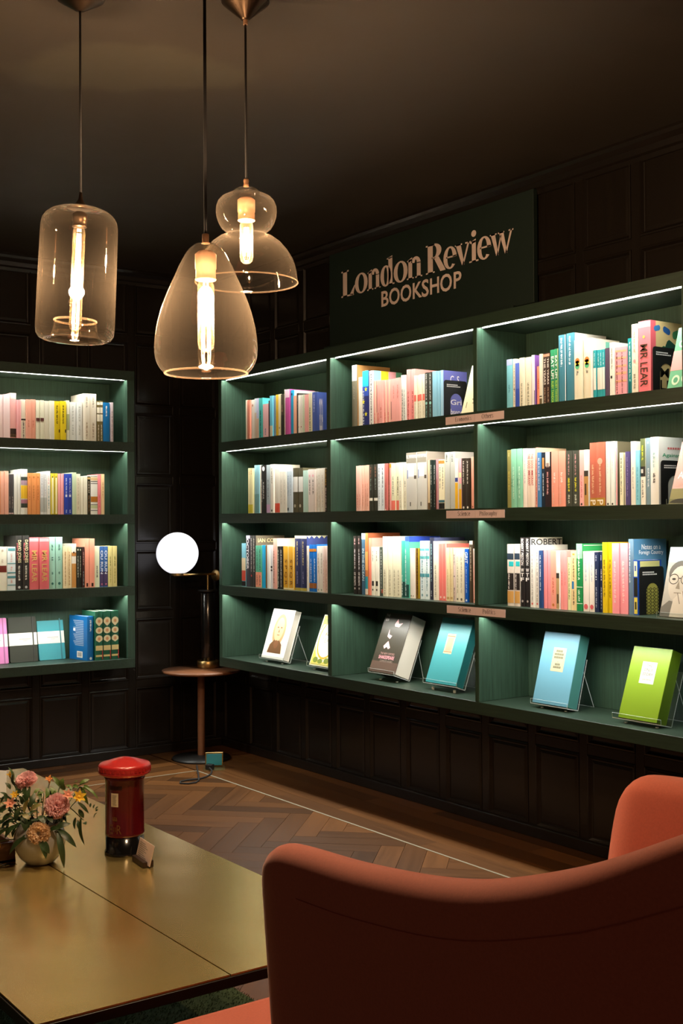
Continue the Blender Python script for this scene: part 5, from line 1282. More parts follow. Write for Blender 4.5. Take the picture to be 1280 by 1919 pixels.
'C3': [
(2.5963,2.6317,0.237,'d8cfc4','paperback with white, black and tan picture','B:2c3a4a:.15:.25','B:2ab0b8:.28:.36:.3:1','B:2b2524:.47:.74','M:e6e2dc:.4:.76:.3','B:d0a05a:.76:.95'),
(2.6336,2.6629,0.238,'d8cfc4','paperback with white, black and tan picture','B:2c3a4a:.15:.25','B:2ab0b8:.28:.36:.3:1','B:2b2524:.47:.74','M:e6e2dc:.4:.76:.3','B:d0a05a:.76:.95'),
(2.6647,2.6892,0.263,'252122','tall black hardback with bold white capitals','T:ROBERT PESTON:e6e2dc:.02:.4:.55','W:WTF:f4f2ee:.44:.64','D:b4b0ac:.92'),
(2.6907,2.7150,0.263,'252122','tall black hardback with bold white capitals','T:ROBERT PESTON:e6e2dc:.02:.4:.55','W:WTF:f4f2ee:.44:.64','D:b4b0ac:.92','C:e8e4dc','X:ROBERT:2c2a28:.04:.98:.02:.11'),
(2.7184,2.7421,0.234,'e9e8e2','white paperback with grey spaced lettering','M:9a9a94:.08:.95','D:d86a64:.94','C:f0efe6'),
(2.7432,2.7641,0.235,'e9e8e2','white paperback with grey spaced lettering','M:9a9a94:.08:.95','D:d86a64:.94','C:f0efe6'),
(2.7650,2.7837,0.215,'27487c','navy blue paperback with white lettering','M:cfdcec:.08:.7','B:f0f0f0:.37:.45:.4:.6'),
(2.7847,2.8029,0.215,'f59aa2','bright pink paperback, plain spine'),
(2.8057,2.8238,0.215,'f59aa2','bright pink paperback, plain spine'),
(2.8255,2.8539,0.215,'f2a492','peach paperback with red lettering and foot logo','M:c4543c:.46:.76','D:c47a3a:.93:.2'),
(2.8553,2.8713,0.215,'f0eee8','slim white and brown paperback with photograph','B:35302a:.38:.47','B:b4986a:.47:.99','B:4a3a2c:.74:.9:.2:.8'),
(2.8723,2.8885,0.215,'f59c9c','slim pink paperback with faint lettering','M:e07a7c:.35:.6'),
(2.8896,2.9057,0.215,'f59c9c','slim pink paperback with faint lettering','M:e07a7c:.35:.6'),
(2.9068,2.9242,0.192,'e6e6b4','short cream paperback with green lettering','M:6a7c4c:.1:.8'),
(2.9258,2.9534,0.215,'efd9a2','straw paperback with blue tag on spine','B:2c7cb4:.51:.64:.15:.55','B:d09a3c:.04:.07:.3:.7','M:8a744a:.12:.5','M:5c4a34:.66:.92'),
(2.9547,2.9844,0.242,'1f8a4c','tall green hardback with white frame lines','B:8ad0a0:0:.22','M:d8f0dc:.08:.55','B:d8f0dc:.64:.65','M:d8f0dc:.68:.86','B:d8f0dc:.885:.895','C:2a9454','X:#d8f0dc:d8f0dc:.04:.96:.02:.03'),
(2.9855,3.0144,0.215,'ebe7e0','cream white paperback with red foot stamp','M:aebace:.12:.5:.4','D:d8646a:.92:.35'),
(3.0159,3.0411,0.215,'ebe7e0','cream white paperback with red foot stamp','M:aebace:.12:.5:.4','D:d8646a:.92:.35'),
(3.0422,3.0608,0.213,'212c4c','navy paperback with white capitals','M:cfd6e2:.05:.15','M:e8eaec:.28:.48','M:b0bccc:.58:.95'),
(3.0623,3.0778,0.214,'212c4c','navy paperback with white capitals','M:cfd6e2:.05:.15','M:e8eaec:.28:.48','M:b0bccc:.58:.95'),
(3.0797,3.1002,0.248,'dcbf1a','tall yellow hardback with brown lettering','M:7c6a1c:.24:.78:.6'),
(3.1013,3.1202,0.248,'dcbf1a','tall yellow hardback with brown lettering','M:7c6a1c:.24:.78:.6'),
(3.1217,3.1530,0.245,'f69aa4','tall pink hardback with white lettering','M:f6d4d4:.25:.85:.5'),
(3.1541,3.1907,0.246,'f69aa4','tall pink hardback with white lettering','M:f6d4d4:.25:.85:.5'),
(3.1929,3.2154,0.260,'5f7a90','tall slate blue hardback with white script cover','M:cfdce6:.05:.6:.3','C:4d7fa4','X:Notes on a:f2f4f6:.24:.82:.07:.14','X:Foreign Country:f2f4f6:.16:.9:.15:.22'),
(3.2167,3.2375,0.188,'1f4fb0','small paperback with blue and gold lattice','B:e6e4b0:.02:.3:.15:.85','B:2a4a9c:.1:.2:.3:.7','B:26261e:.32:.66:.1:.9','B:d8c84c:.68:.98:.15:.85','B:2a2a20:.76:.9:.3:.7','C:1f4fb0','X:#d8d48c:d8d48c:.08:.92:.02:.13','G:'),
],
}
# ------------------------------------------------------------------ books
def paper(h, rough=0.42):
    return mat('cover_' + h, lin(h), rough=rough, spec=0.35)
PAGES = mat('book_pages', lin('e2d9c2'), rough=0.85, spec=0.2)
PAGESW = mat('book_pages_white', lin('e6e2d6'), rough=0.85, spec=0.2)
ROWNAME = {
 'L1': 'top shelf behind pillar box', 'L2': 'second shelf behind pillar box', 'L3': 'third shelf behind pillar box', 'L4': 'bottom shelf behind pillar box',
 'A1': 'top shelf by globe lamp', 'A2': 'second shelf by globe lamp', 'A3': 'third shelf by globe lamp',
 'B1': 'on the Economics shelf', 'B2': 'on the upper Science shelf', 'B3': 'on the lower Science shelf',
 'C1': 'on the Others shelf', 'C2': 'on the Philosophy shelf', 'C3': 'on the Politics shelf'}
rb = random.Random(21)

def make_book(name, label, group, w, h, D, col, decor, loc, rotz, hard=False, lean=0.0):
    w -= max(.0008, w * .035)
    tc = 0.0024 if hard else 0.0009
    bulge = min(0.0032, w * .09) if hard else min(0.0014, w * .06)
    ov = 0.003 if hard else 0.0004
    dc = [d.split(':') for d in decor]
    NS = 6
    def spine_pts(x0, x1, y):
        return [(x0 + (x1 - x0) * i / NS, y - bulge * math.sin(math.pi * min(1, max(0, (x0 + (x1 - x0) * i / NS) / w)))) for i in range(NS + 1)]
    cov = MB()
    poly = spine_pts(0, w, 0) + [(w, tc), (0, tc)]
    cov.prism(poly, lambda u, v, d: (u, v, d), 0, h)
    cov.box((0, tc, 0), (tc, D, h))
    fc = [d for d in dc if d[0] == 'C']
    if not fc: cov.box((w - tc, tc, 0), (w, D, h))
    root = obj(name, cov, paper(col), None, loc, (0, 0, rotz), fix=True)
    tag(root, label, 'book', group)
    if fc:
        obj('front_cover', MB().box((w - tc, tc, 0), (w, D, h)), paper(fc[0][1]), root)
    obj('pages', MB().box((tc, tc, ov), (w - tc, D - ov, h - ov)), PAGES if rb.random() < .6 else PAGESW, root)
    yf = -bulge - 0.0005
    for d in dc:
        k = d[0]
        if k == 'B':
            f0, f1 = float(d[2]), float(d[3]); x0 = float(d[4]) * w if len(d) > 4 else 0.0; x1 = float(d[5]) * w if len(d) > 5 else w
            pts = spine_pts(x0, x1, -0.0004); z1, z0 = h * (1 - f0), h * (1 - f1)
            v = []
            for (x, y) in pts: v += [(x, y, z0), (x, y, z1)]
            obj('band', MB().add(v, [(2 * i, 2 * i + 2, 2 * i + 3, 2 * i + 1) for i in range(NS)]), paper(d[1]), root)
        elif k == 'M':
            f0, f1 = float(d[2]), float(d[3]); pw = float(d[4]) if len(d) > 4 else .5
            wd = w * (.34 if len(d) <= 4 else .26); cx = w * pw
            if len(d) > 4 and pw > .3: wd = w * pw * .7; cx = w * .5
            wd = min(wd, .011); z = h * (1 - f0) - .001; ze = h * (1 - f1); mb = MB()
            while z > ze + .002:
                for _ in range(rb.randint(3, 7)):
                    l = rb.uniform(.0016, .0032)
                    if z - l < ze: break
                    a = rb.uniform(.0, .25) * wd; b = rb.uniform(.75, 1) * wd
                    x0 = cx - wd / 2 + a; x1 = cx - wd / 2 + b
                    if rb.random() < .5: mb.add([(x0, yf, z - l), (x1, yf, z - l), (x1, yf, z), (x0, yf, z)], [(0, 1, 2, 3)])
                    else:
                        t_ = l * .38
                        mb.add([(x0, yf, z - t_), (x1, yf, z - t_), (x1, yf, z), (x0, yf, z)], [(0, 1, 2, 3)])
                        mb.add([(x0, yf, z - l), (x0 + wd * .3, yf, z - l), (x0 + wd * .3, yf, z - t_), (x0, yf, z - t_)], [(0, 1, 2, 3)])
                    z -= l + .0007
                z -= .0032
            if mb.v: obj('lettering', mb, paper(d[1]), root)
        elif k == 'T':
            f0, f1, hf = float(d[3]), float(d[4]), float(d[5]); lh = w * hf; x0 = w * .5 - lh / 2
            mb = MB(); put_text(mb, d[1], lambda u, v: (x0 + v * lh, yf - .0002, h * (1 - f0) - u * (f1 - f0) * h), .012)
            obj('title', mb, paper(d[2]), root)
        elif k == 'W':
            f0, f1 = float(d[3]), float(d[4]); n = len(d[1]); mb = MB(); st = (f1 - f0) * h / n
            for i, c_ in enumerate(d[1]):
                put_text(mb, c_, lambda u, v: (w * .14 + u * w * .72, yf - .0002, h * (1 - f0) - (i + 1) * st + st * .12 + v * st * .78), .02)
            obj('title', mb, paper(d[2]), root)
        elif k in 'DS':
            f = float(d[2]); rr_ = w * (float(d[3]) if len(d) > 3 and k == 'D' else (.36 if k == 'S' else .2)); cx = w * (float(d[3]) if len(d) > 3 and k == 'S' else (.62 if k == 'S' else .5))
            n = 12 if k == 'D' else 10; zc = h * (1 - f); rr_ = min(rr_, .012)
            v = [(cx, yf - .0002, zc)]
            for i in range(n):
                a = math.pi / 2 + 2 * math.pi * i / n; q = rr_ if (k == 'D' or i % 2 == 0) else rr_ * .42
                v.append((cx + q * math.cos(a), yf - .0002, zc + q * math.sin(a)))
            obj('star' if k == 'S' else 'emblem', MB().add(v, [(0, 1 + i, 1 + (i + 1) % n) for i in range(n)]), paper(d[1]), root)
        elif k == 'X':
            tx = d[1]
            if tx == 'P':
                # leafy patterned jacket: flat shapes over the cover
                xs = w + .0006
                for (cu, cv, ru, rv, an, hx) in ((.35, .45, .18, .16, .5, '2f6a48'), (.62, .38, .17, .22, -.4, '1f4a3c'), (.2, .1, .1, .07, .2, '3a78b4'), (.5, .12, .12, .08, -.3, '2a5c9c'), (.8, .16, .12, .1, .3, '3f8a5c'), (.8, .6, .1, .16, .6, '6a9c4c'), (.3, .78, .2, .12, -.2, '2f6a48')):
                    v = [(xs, D * cu, h * (1 - cv))]
                    for i in range(14):
                        a = 2 * math.pi * i / 14; e_, g_ = math.cos(a) * ru, math.sin(a) * rv * (.6 + .4 * abs(math.cos(a)))
                        v.append((xs, D * cu + D * (e_ * math.cos(an) - g_ * math.sin(an)), h * (1 - cv) + D * 1.2 * (e_ * math.sin(an) + g_ * math.cos(an))))
                    obj('cover_print', MB().add(v, [(0, 1 + i, 1 + (i + 1) % 14) for i in range(14)]), paper(hx), root)
                obj('hinge_band', MB().add([(w + .0005, .0, 0), (w + .0005, D * .16, 0), (w + .0005, D * .16, h), (w + .0005, 0, h)], [(0, 1, 2, 3)]), paper('e0626e'), root)
                continue
            u0, u1, v0, v1 = map(float, d[3:7]); mb = MB(); xs = w + .0007
            fn = lambda u, v: (xs, D * (u0 + (u1 - u0) * u), h * (1 - v1) + h * (v1 - v0) * v)
            if tx.startswith('#'): mb.add([fn(0, 0), fn(1, 0), fn(1, 1), fn(0, 1)], [(0, 1, 2, 3)])
            elif tx == '-':
                for i in range(6): mb.add([fn(i / 6, 0), fn(i / 6 + .13, 0), fn(i / 6 + .13, 1), fn(i / 6, 1)], [(0, 1, 2, 3)])
            elif tx == '~':
                for i in range(6): mb.add([fn(i / 6, 1), fn((i + .5) / 6, 0), fn((i + 1) / 6, 1)], [(0, 1, 2)])
            else: put_text(mb, tx, fn, .01)
            obj('cover_print', mb, paper(d[2]), root)
    return root

SETB = {'A': .04, 'B': .07, 'C': .07}       # how far the spines stand back from the shelf edge
SLEEVES = []
for row in ('L1', 'L2', 'L3', 'A1', 'A2', 'A3', 'B1', 'B2', 'B3', 'C1', 'C2', 'C3'):
    z = Z_SH[int(row[1]) - 1]
    for b in BOOKS[row]:
        u0, u1, h, col, desc = b[:5]; decor = b[5:]
        h = min(h, 0.29)
        hard = 'hardback' in desc; booklet = 'booklet' in desc
        Dm = .172 if row[0] == 'L' else (.222 if row[0] == 'A' else .192)
        D = min(Dm, h * (.66 if hard else .645))
        nm = 'hardback_book' if hard else ('booklet' if booklet else 'paperback_book')
        label = desc + ', ' + ROWNAME[row]
        w = u1 - u0
        if row[0] == 'L':
            jit = rb.uniform(-.003, .003)
            make_book(nm, label, 'books ' + ROWNAME[row], w, h, D, col, decor, (DL - .045 + jit, u0, z), math.radians(90), hard)
        else:
            jit = rb.uniform(-.004, .004)
            make_book(nm, label, 'books ' + ROWNAME[row], w, h, D, col, decor, (u0, -(DR - SETB[row[0]]) + jit, z), 0, hard)
        if any(d.startswith('G:') for d in decor): SLEEVES.append((row, u1, h, D, z))

# black display sleeves slipped over the last book of a row: arch window with the cover showing
SLV = mat('black_sleeve', (.010, .010, .010), rough=.5)
WHT = mat('white_print', (.75, .75, .72), rough=.6)
def sleeve(row, x, z, hh, dd, words, hexw, cover):
    y0 = -(DR - SETB[row[0]]) + .004
    t = tag(obj('card_sleeve', sleeve_mesh(dd, hh), SLV, None, (x + .0012, y0, z)), 'black card sleeve with arched window against the end book, %s' % ROWNAME[row], 'card sleeve', 'black card sleeves on the shelves')
    mb = MB()
    for i, (a, b) in enumerate(((.12, .60), (.12, .72))):
        for k in range(9):
            u = a + (b - a) * k / 9
            mb.box((.0019, dd * u, hh * (.87 - .045 * i)), (.0022, dd * (u + (b - a) / 9 * .78), hh * (.895 - .045 * i)))
    obj('print', mb, WHT, t)
    mb = MB(); mb.add([(0.0004, dd * .26, .001), (0.0004, dd * .80, .001), (0.0004, dd * .80, hh * .66), (0.0004, dd * .26, hh * .66)], [(0, 1, 2, 3)])
    w_ = obj('window_cover', mb, paper(cover), t)
    if row == 'C3':
        mb = MB()
        for i in range(9):
            for j in range(4):
                cy, cz = dd * (.30 + .155 * j), hh * (.04 + .07 * i)
                if cz > hh * .6: continue
                for q in ring(cy, cz, dd * .075, hh * .036, dd * .045, hh * .021, 0, 360, 4): mb.add([(.0008, u, v) for u, v in q], [(0, 1, 2, 3)])
        obj('lattice', mb, paper('1c1c16'), w_)
    for i, (tx, v0, v1) in enumerate(words):
        mb = MB(); put_text(mb, tx, lambda u, v: (.0008, dd * (.29 + .48 * u), hh * (v0 + (v1 - v0) * v)), .012)
        obj('window_title', mb, paper(hexw), w_)
def sleeve_mesh(dd, hh):
    r = .012; out = [(0, 0)]
    for i in range(5):
        a = math.pi - (math.pi / 2) * i / 4; out.append((r + r * math.cos(a), hh - r + r * math.sin(a)))
    for i in range(5):
        a = math.pi / 2 - (math.pi / 2) * i / 4; out.append((dd - r + r * math.cos(a), hh - r + r * math.sin(a)))
    out.append((dd, 0)); a0, a1 = dd * .27, dd * .79; rr_ = (a1 - a0) / 2; out.append((a1, 0))
    for i in range(11):
        a = math.pi * i / 10; out.append(((a0 + a1) / 2 + rr_ * math.cos(a), hh * .66 - rr_ + rr_ * math.sin(a)))
    out.append((a0, 0))
    mb = MB(); mb.prism(out, lambda u, v, d: (d, u, v), 0, .0018)
    me = mb.mesh('card_sleeve'); bm = bmesh.new(); bm.from_mesh(me); bmesh.ops.recalc_face_normals(bm, faces=bm.faces); bmesh.ops.triangulate(bm, faces=[f for f in bm.faces if len(f.verts) > 4]); bm.to_mesh(me); bm.free()
    return me
for (row, x, h, D, z) in SLEEVES:
    if row == 'B1': sleeve(row, x, z, .158, .125, [('Gri', .36, .50), ('bserv', .10, .25)], 'f0eef2', '6f74c4')
    if row == 'C1': sleeve(row, x, z, .160, .130, [('MI', .36, .56), ('LE', .10, .30)], '1a1812', 'd8c088')
    if row == 'C2': sleeve(row, x, z, .150, .130, [], 'e6e8e2', 'c9ccc2')
    if row == 'C3': sleeve(row, x, z, .165, .125, [], 'd8c84c', 'b9b45a')

# ------------------------------------------------------------------ face-out books, stands, notebooks
ACR = thin_glass('clear_acrylic', (.97, .99, .98), 1.45)
ACRE = mat('acrylic_edge', (.55, .62, .60), rough=.25, spec=.6)
def lean_frame(x, y, z, lean, left=False):
    return (x, y, z), (-math.radians(lean), 0, math.radians(90) if left else 0)

def face_book(name, label, group, x, y, z, w, h, t, lean, cover, side, spine_right=False, left=False, hard=True):
    """local: x across, y into the shelf (thickness), z up; tilted back by lean"""
    loc, rot = lean_frame(x, y, z, lean, left)
    tc = .002
    root = obj(name, MB().box((0, 0, 0), (w, tc, h)).box((0, t - tc, 0), (w, t, h)).box((0 if not spine_right else w - tc, tc, 0), (tc if not spine_right else w, t - tc, h)), paper(cover, .35), None, loc, rot, bevel=.0006, seg=1)
    tag(root, label, 'book', group)
    if side is None:
        obj('pages', MB().box((tc, tc, .002), (w - tc if spine_right else w - .003, t - tc, h - .002)), PAGESW, root)
    else:
        obj('slipcase_side', MB().box((w - .0015, tc, 0.0005), (w, t - tc, h - .0005)), paper(side), root)
        obj('pages', MB().box((tc, tc, .002), (w - .002, t - tc, h - .002)), PAGESW, root)
    return root
def fprint(root, name, polys, hexc, dy=.0005):
    for p in polys: obj(name, MB().add([(u, -dy, v) for u, v in p], [tuple(range(len(p)))]), paper(hexc), root)
def ell(cx, cz, rx, rz, n=22, a0=0, a1=360): return [(cx + rx * math.cos(math.radians(a0 + (a1 - a0) * i / n)), cz + rz * math.sin(math.radians(a0 + (a1 - a0) * i / n))) for i in range(n)]
def rct(x0, z0, x1, z1): return [(x0, z0), (x1, z0), (x1, z1), (x0, z1)]
def ftext(root, txt, x0, x1, z0, z1, hexc, bold=.0, dy=.0007):
    mb = MB(); put_text(mb, txt, lambda u, v: (x0 + (x1 - x0) * u, -dy, z0 + (z1 - z0) * v), bold); return obj('cover_title', mb, paper(hexc), root)

def stand(label, x, y, zshelf, zbook, w, lean, t, left_ext=.01):
    """bent clear acrylic easel: leaning back plate, ledge with lip, rear leg"""
    s = thing('book_stand', label, 'book stand', (x - left_ext, y, zshelf), group='clear acrylic book stands')
    W = w + left_ext * 2; zb = zbook - zshelf; L = math.radians(lean); th = .0028
    ty, tz = math.sin(L), math.cos(L); ny, nz = math.cos(L), -math.sin(L)
    e = t + .002
    hb = .19
    # side profile, in (y, z): lip - ledge - back - rear leg
    lip = [(-.006 * ny, zb - .006 * nz + 0.0)]
    A = (-.005, zb + .014); B = (-.005 + .001, zb - .004); C = (ny * e, zb + nz * e - .003)
    C = (ny * e, max(.004, zb + nz * e - .003)); Dp = (C[0] + ty * hb, C[1] + tz * hb); E = (min(Dp[0] + .075, -y - .03), .0015)
    segs = [(A, B), (B, C), (C, Dp), (Dp, E)]
    for i, (p, q) in enumerate(segs):
        x0, x1 = (0, W) if i != 3 else (W * .2, W * .8)
        if i == 0: x0, x1 = 0, W
        dy, dz = q[0] - p[0], q[1] - p[1]; l = math.hypot(dy, dz); oy, oz = -dz / l * th / 2, dy / l * th / 2
        v = [(x0, p[0] - oy, p[1] - oz), (x0, p[0] + oy, p[1] + oz), (x0, q[0] + oy, q[1] + oz), (x0, q[0] - oy, q[1] - oz)]
        v += [(x1, a[1], a[2]) for a in v]
        obj(('lip', 'ledge', 'back_plate', 'rear_leg')[i], MB().add(v, [(1, 2, 6, 5), (0, 4, 7, 3)]), ACR, s)
        eb = MB().add(v, [(0, 1, 5, 4), (2, 3, 7, 6), (0, 3, 2, 1), (4, 5, 6, 7)])
        obj('edge', eb, ACRE, s)
    # feet
    fy0, fy1 = B[0], C[0]
    for xx in (W * .18, W * .82):
        obj('foot', MB().cyl(.006, 0, max(.002, min(B[1], C[1]) - .001), 12, c=(xx, (fy0 + fy1) / 2)), ACRE, s)

ZS = Z_SH[3]
# portrait book
fb = face_book('display_book', 'white book with a painted portrait face on a clear stand', 'books shown face out', .782, -.226, .581, .204, .257, .036, 18, 'e9e6de', None)
fprint(fb, 'portrait_ground', [rct(.035, .03, .170, .235)], 'e3d3bc')
fprint(fb, 'hood', [ell(.104, .150, .056, .082)], 'b58f66', .0007)
fprint(fb, 'shoulders', [[(.04, .03), (.165, .03), (.155, .075), (.125, .098), (.082, .098), (.05, .072)]], '6a4a2e', .0008)
fprint(fb, 'face', [ell(.104, .152, .040, .062)], 'd6ae86', .0010)
fprint(fb, 'features', [ell(.089, .162, .008, .004, 10), ell(.120, .162, .008, .004, 10), [(.104, .158), (.110, .136), (.099, .136)], rct(.094, .121, .116, .125), ell(.104, .075, .02, .022, 12)], '7a5236', .0012)
stand('clear acrylic stand holding the portrait book', .782, -.226, ZS, .581, .204, 18, .036, .012)
# yellow ornament book
fb = face_book('display_book', 'yellow and white patterned book with oval title on a clear stand', 'books shown face out', 1.212, -.222, .581, .185, .255, .034, 22, 'e9e4c8', None)
fprint(fb, 'frame', [rct(.006, .006, .179, .249)], 'd2c452')
for k, (a, b, hx) in enumerate(((.088, .115, 'efe9c4'), (.078, .10, 'c9a92c'), (.070, .09, 'f0ecd8'))): fprint(fb, 'ornament', [ell(.0925, .135, a, b)], hx, .0008 + k * .0002)
fprint(fb, 'foliage', [ell(.04, .03, .02, .014), ell(.08, .025, .02, .012), ell(.13, .03, .02, .014), ell(.03, .22, .02, .014), ell(.15, .22, .02, .014)], '7a8a34', .0009)
fprint(fb, 'oval_lettering', [rct(.06 + i_ * .017, .152, .072 + i_ * .017, .168) for i_ in range(4)], '8a8468', .0016); ftext(fb, 'TEARS', .045, .14, .118, .14, '8a8468', dy=.0016)
stand('clear acrylic stand holding the yellow patterned book', 1.212, -.222, ZS, .581, .185, 22, .034, .012)
# thick shakespeare volume
fb = face_book('display_book', 'very thick dark book with pink lettering on a clear stand', 'books shown face out', 1.693, -.221, .599, .187, .275, .086, 21.8, '3a362c', None)
fprint(fb, 'banners', [[(.085, .225), (.10, .25), (.112, .228), (.14, .232), (.12, .212), (.09, .214)], [(.06, .20), (.068, .175), (.09, .17), (.08, .155), (.058, .165)], [(.05, .12), (.075, .145), (.10, .115), (.088, .108), (.075, .118), (.06, .108)]], 'e6b4b4')
fprint(fb, 'haze', [rct(.0, .0, .187, .05)], '5c4a40', .0004)
ftext(fb, 'THE NEW OXFORD', .045, .145, .082, .092, 'b08a84'); ftext(fb, 'SHAKESPEARE', .04, .150, .062, .078, 'e6a0a8', .012); ftext(fb, 'COMPLETE WORKS', .055, .145, .048, .057, '9a8a80')
ftext(fb, 'THE', .008, .035, .255, .268, 'cfcac0'); ftext(fb, 'NEW', .012, .035, .235, .248, 'cfcac0')
stand('clear acrylic stand holding the very thick dark book', 1.693, -.221, ZS, .599, .187, 21.8, .086, .0)
# teal slipcase
fb = face_book('display_book', 'turquoise cloth slipcase with orange plate on a clear stand', 'books shown face out', 2.086, -.219, .591, .194, .284, .042, 20.8, '39898f', '246e72')
fprint(fb, 'plate', [rct(.063, .13, .113, .215)], 'f0a988'); fprint(fb, 'plate_pattern', [rct(.071, .142, .105, .198)], 'd98a72', .0008); fprint(fb, 'plate_wave', [rct(.064, .203, .112, .207), rct(.064, .136, .112, .140)], 'c4603c', .0009)
stand('clear acrylic stand holding the turquoise slipcase', 2.086, -.219, ZS, .591, .194, 20.8, .042, .01)
# pale blue slipcase
fb = face_book('display_book', 'pale blue cloth slipcase with cream label on a clear stand', 'books shown face out', 2.720, -.220, .580, .180, .272, .051, 15.4, '6093a8', '447f7b')
fprint(fb, 'label_plate', [rct(.062, .125, .126, .215)], 'a9a68c')
for k in range(6):
    zk = (.198, .186, .174, .160, .148, .137)[k]; n_ = (5, 7, 7, 1, 4, 6)[k]
    fprint(fb, 'label_lettering', [rct(.094 + (i_ - n_ / 2) * .0065, zk, .094 + (i_ - n_ / 2) * .0065 + .0048, zk + (.008 if k != 3 else .0015)) for i_ in range(n_)], '5c5c48', .0008)
stand('clear acrylic stand holding the pale blue slipcase', 2.720, -.220, ZS, .580, .180, 15.4, .051, .004)
# green slipcase
fb = face_book('display_book', 'lime green cloth slipcase with white label on a clear stand', 'books shown face out', 3.153, -.234, .580, .168, .256, .051, 19.9, '6c881c', '526e12')
fprint(fb, 'label_plate', [rct(.055, .128, .118, .205)], 'b4b4a8')
for k, wd_ in enumerate(('THE', 'ONLY', 'STORY')): ftext(fb, wd_, (.074, .068, .064)[k], (.099, .105, .109)[k], .187 - k * .0155, .197 - k * .0155, '4f5248', .006)
ftext(fb, 'Julian Barnes', .068, .105, .138, .146, '5c5e50')
stand('clear acrylic stand holding the lime green slipcase', 3.153, -.234, ZS, .580, .168, 19.9, .051, .022)

# books leaning face out at the row ends
z = Z_SH[0]
fb = face_book('leaning_book', 'cream book leaning face out against the upright, top shelf by globe lamp', 'books leaning at row ends', 1.392, -.235, z, .078, .19, .012, 14, 'e6d6b4', None)
fprint(fb, 'cover_print', [rct(.005, .10, .03, .17)], 'd98a6a')
fb = face_book('leaning_book', 'tall white book leaning at the back, on the Economics shelf', 'books leaning at row ends', 2.30, -.098, z, .165, .255, .014, 6, 'e4e6ea', None)
fb = face_book('leaning_book', 'cream book leaning face out beside the violet book, on the Economics shelf', 'books leaning at row ends', 2.342, -.236, z, .132, .215, .014, 17, 'e6dcb4', None)
fprint(fb, 'cover_print', [rct(.05, .085, .12, .093), rct(.05, .062, .11, .067), rct(.055, .046, .10, .05), rct(.02, .03, .024, .055)], '8a7c5a')
fb = face_book('leaning_book', 'green and pink patterned book leaning face out, on the Others shelf', 'books leaning at row ends', 3.378, -.238, z, .100, .225, .014, 17, '6fb48c', None)
fprint(fb, 'pink_band', [rct(.0, .07, .100, .14)], 'f0a4a0'); fprint(fb, 'scrolls', [ell(.03, .035, .016, .018), ell(.07, .04, .018, .018), ell(.03, .165, .014, .014), ell(.075, .17, .016, .014)], 'c9e2c4', .0008)
fprint(fb, 'scroll_centres', [ell(.03, .035, .009, .010), ell(.07, .04, .010, .010), ell(.03, .165, .008, .008)], '5aa07a', .001); ftext(fb, 'MA', .03, .08, .195, .21, 'e9f2e4')
z = Z_SH[1]
fb = face_book('leaning_book', 'dusky pink photographic book leaning face out, on the Philosophy shelf', 'books leaning at row ends', 3.386, -.243, z, .090, .222, .014, 19, 'c9a8a0', None)
fprint(fb, 'photo_foot', [rct(0, 0, .09, .055)], '8a8458'); fprint(fb, 'photo_dark', [ell(.05, .0, .05, .02, 12, 0, 180)], '4a4438', .0008)
ftext(fb, 'AC', .015, .06, .09, .115, 'f2ece8', .01); ftext(fb, 'SHA', .012, .07, .062, .08, 'e8a89a', .012)
stand('clear acrylic stand under the dusky pink book on the Philosophy shelf', 3.386, -.243, z, z + .004, .088, 19, .016, .004)
z = Z_SH[2]
fb = face_book('leaning_book', 'grey photograph book of a man in glasses, on the Politics shelf', 'books leaning at row ends', 3.342, -.240, z + .004, .136, .238, .016, 15, 'a5a298', None)
fprint(fb, 'sky', [rct(0, .185, .136, .238)], '93a4ae'); ftext(fb, 'Be', .012, .062, .195, .228, 'cfe0ec')
fprint(fb, 'hair', [ell(.062, .150, .050, .042)], '5c5952', .0008); fprint(fb, 'face', [ell(.062, .112, .046, .062)], 'b5ad9e', .001)
fprint(fb, 'jacket', [[(0, 0), (.136, 0), (.136, .05), (.08, .045), (.03, .055), (0, .03)]], '6c6a62', .0011)
fprint(fb, 'hand', [[(.040, .0), (.136, .0), (.136, .085), (.105, .092), (.07, .085), (.046, .06)]], 'c4bcac', .0013)
fprint(fb, 'finger_line', [[(.058, .082), (.061, .082), (.076, .045), (.073, .045)], [(.078, .088), (.081, .088), (.094, .05), (.091, .05)]], '6f685c', .0015)
fprint(fb, 'eye', [ell(.036, .128, .008, .004, 10), ell(.084, .128, .008, .004, 10)], '3a3630', .0012)
mb = MB()
for cx in (.036, .084):
    for q in ring(cx, .128, .020, .018, .0175, .0155): mb.add([(u, -.0016, v) for u, v in q], [(0, 1, 2, 3)])
mb.add([(.056, -.0016, .130), (.064, -.0016, .130), (.064, -.0016, .133), (.056, -.0016, .133)], [(0, 1, 2, 3)])
obj('glasses', mb, paper('2c2a26'), fb); fprint(fb, 'nose', [[(.058, .124), (.066, .094), (.048, .096)], rct(.044, .080, .074, .083)], '857c6c', .0014)
stand('clear acrylic stand under the photograph book on the Politics shelf', 3.342, -.240, z, z + .004, .13, 15, .018, .008)

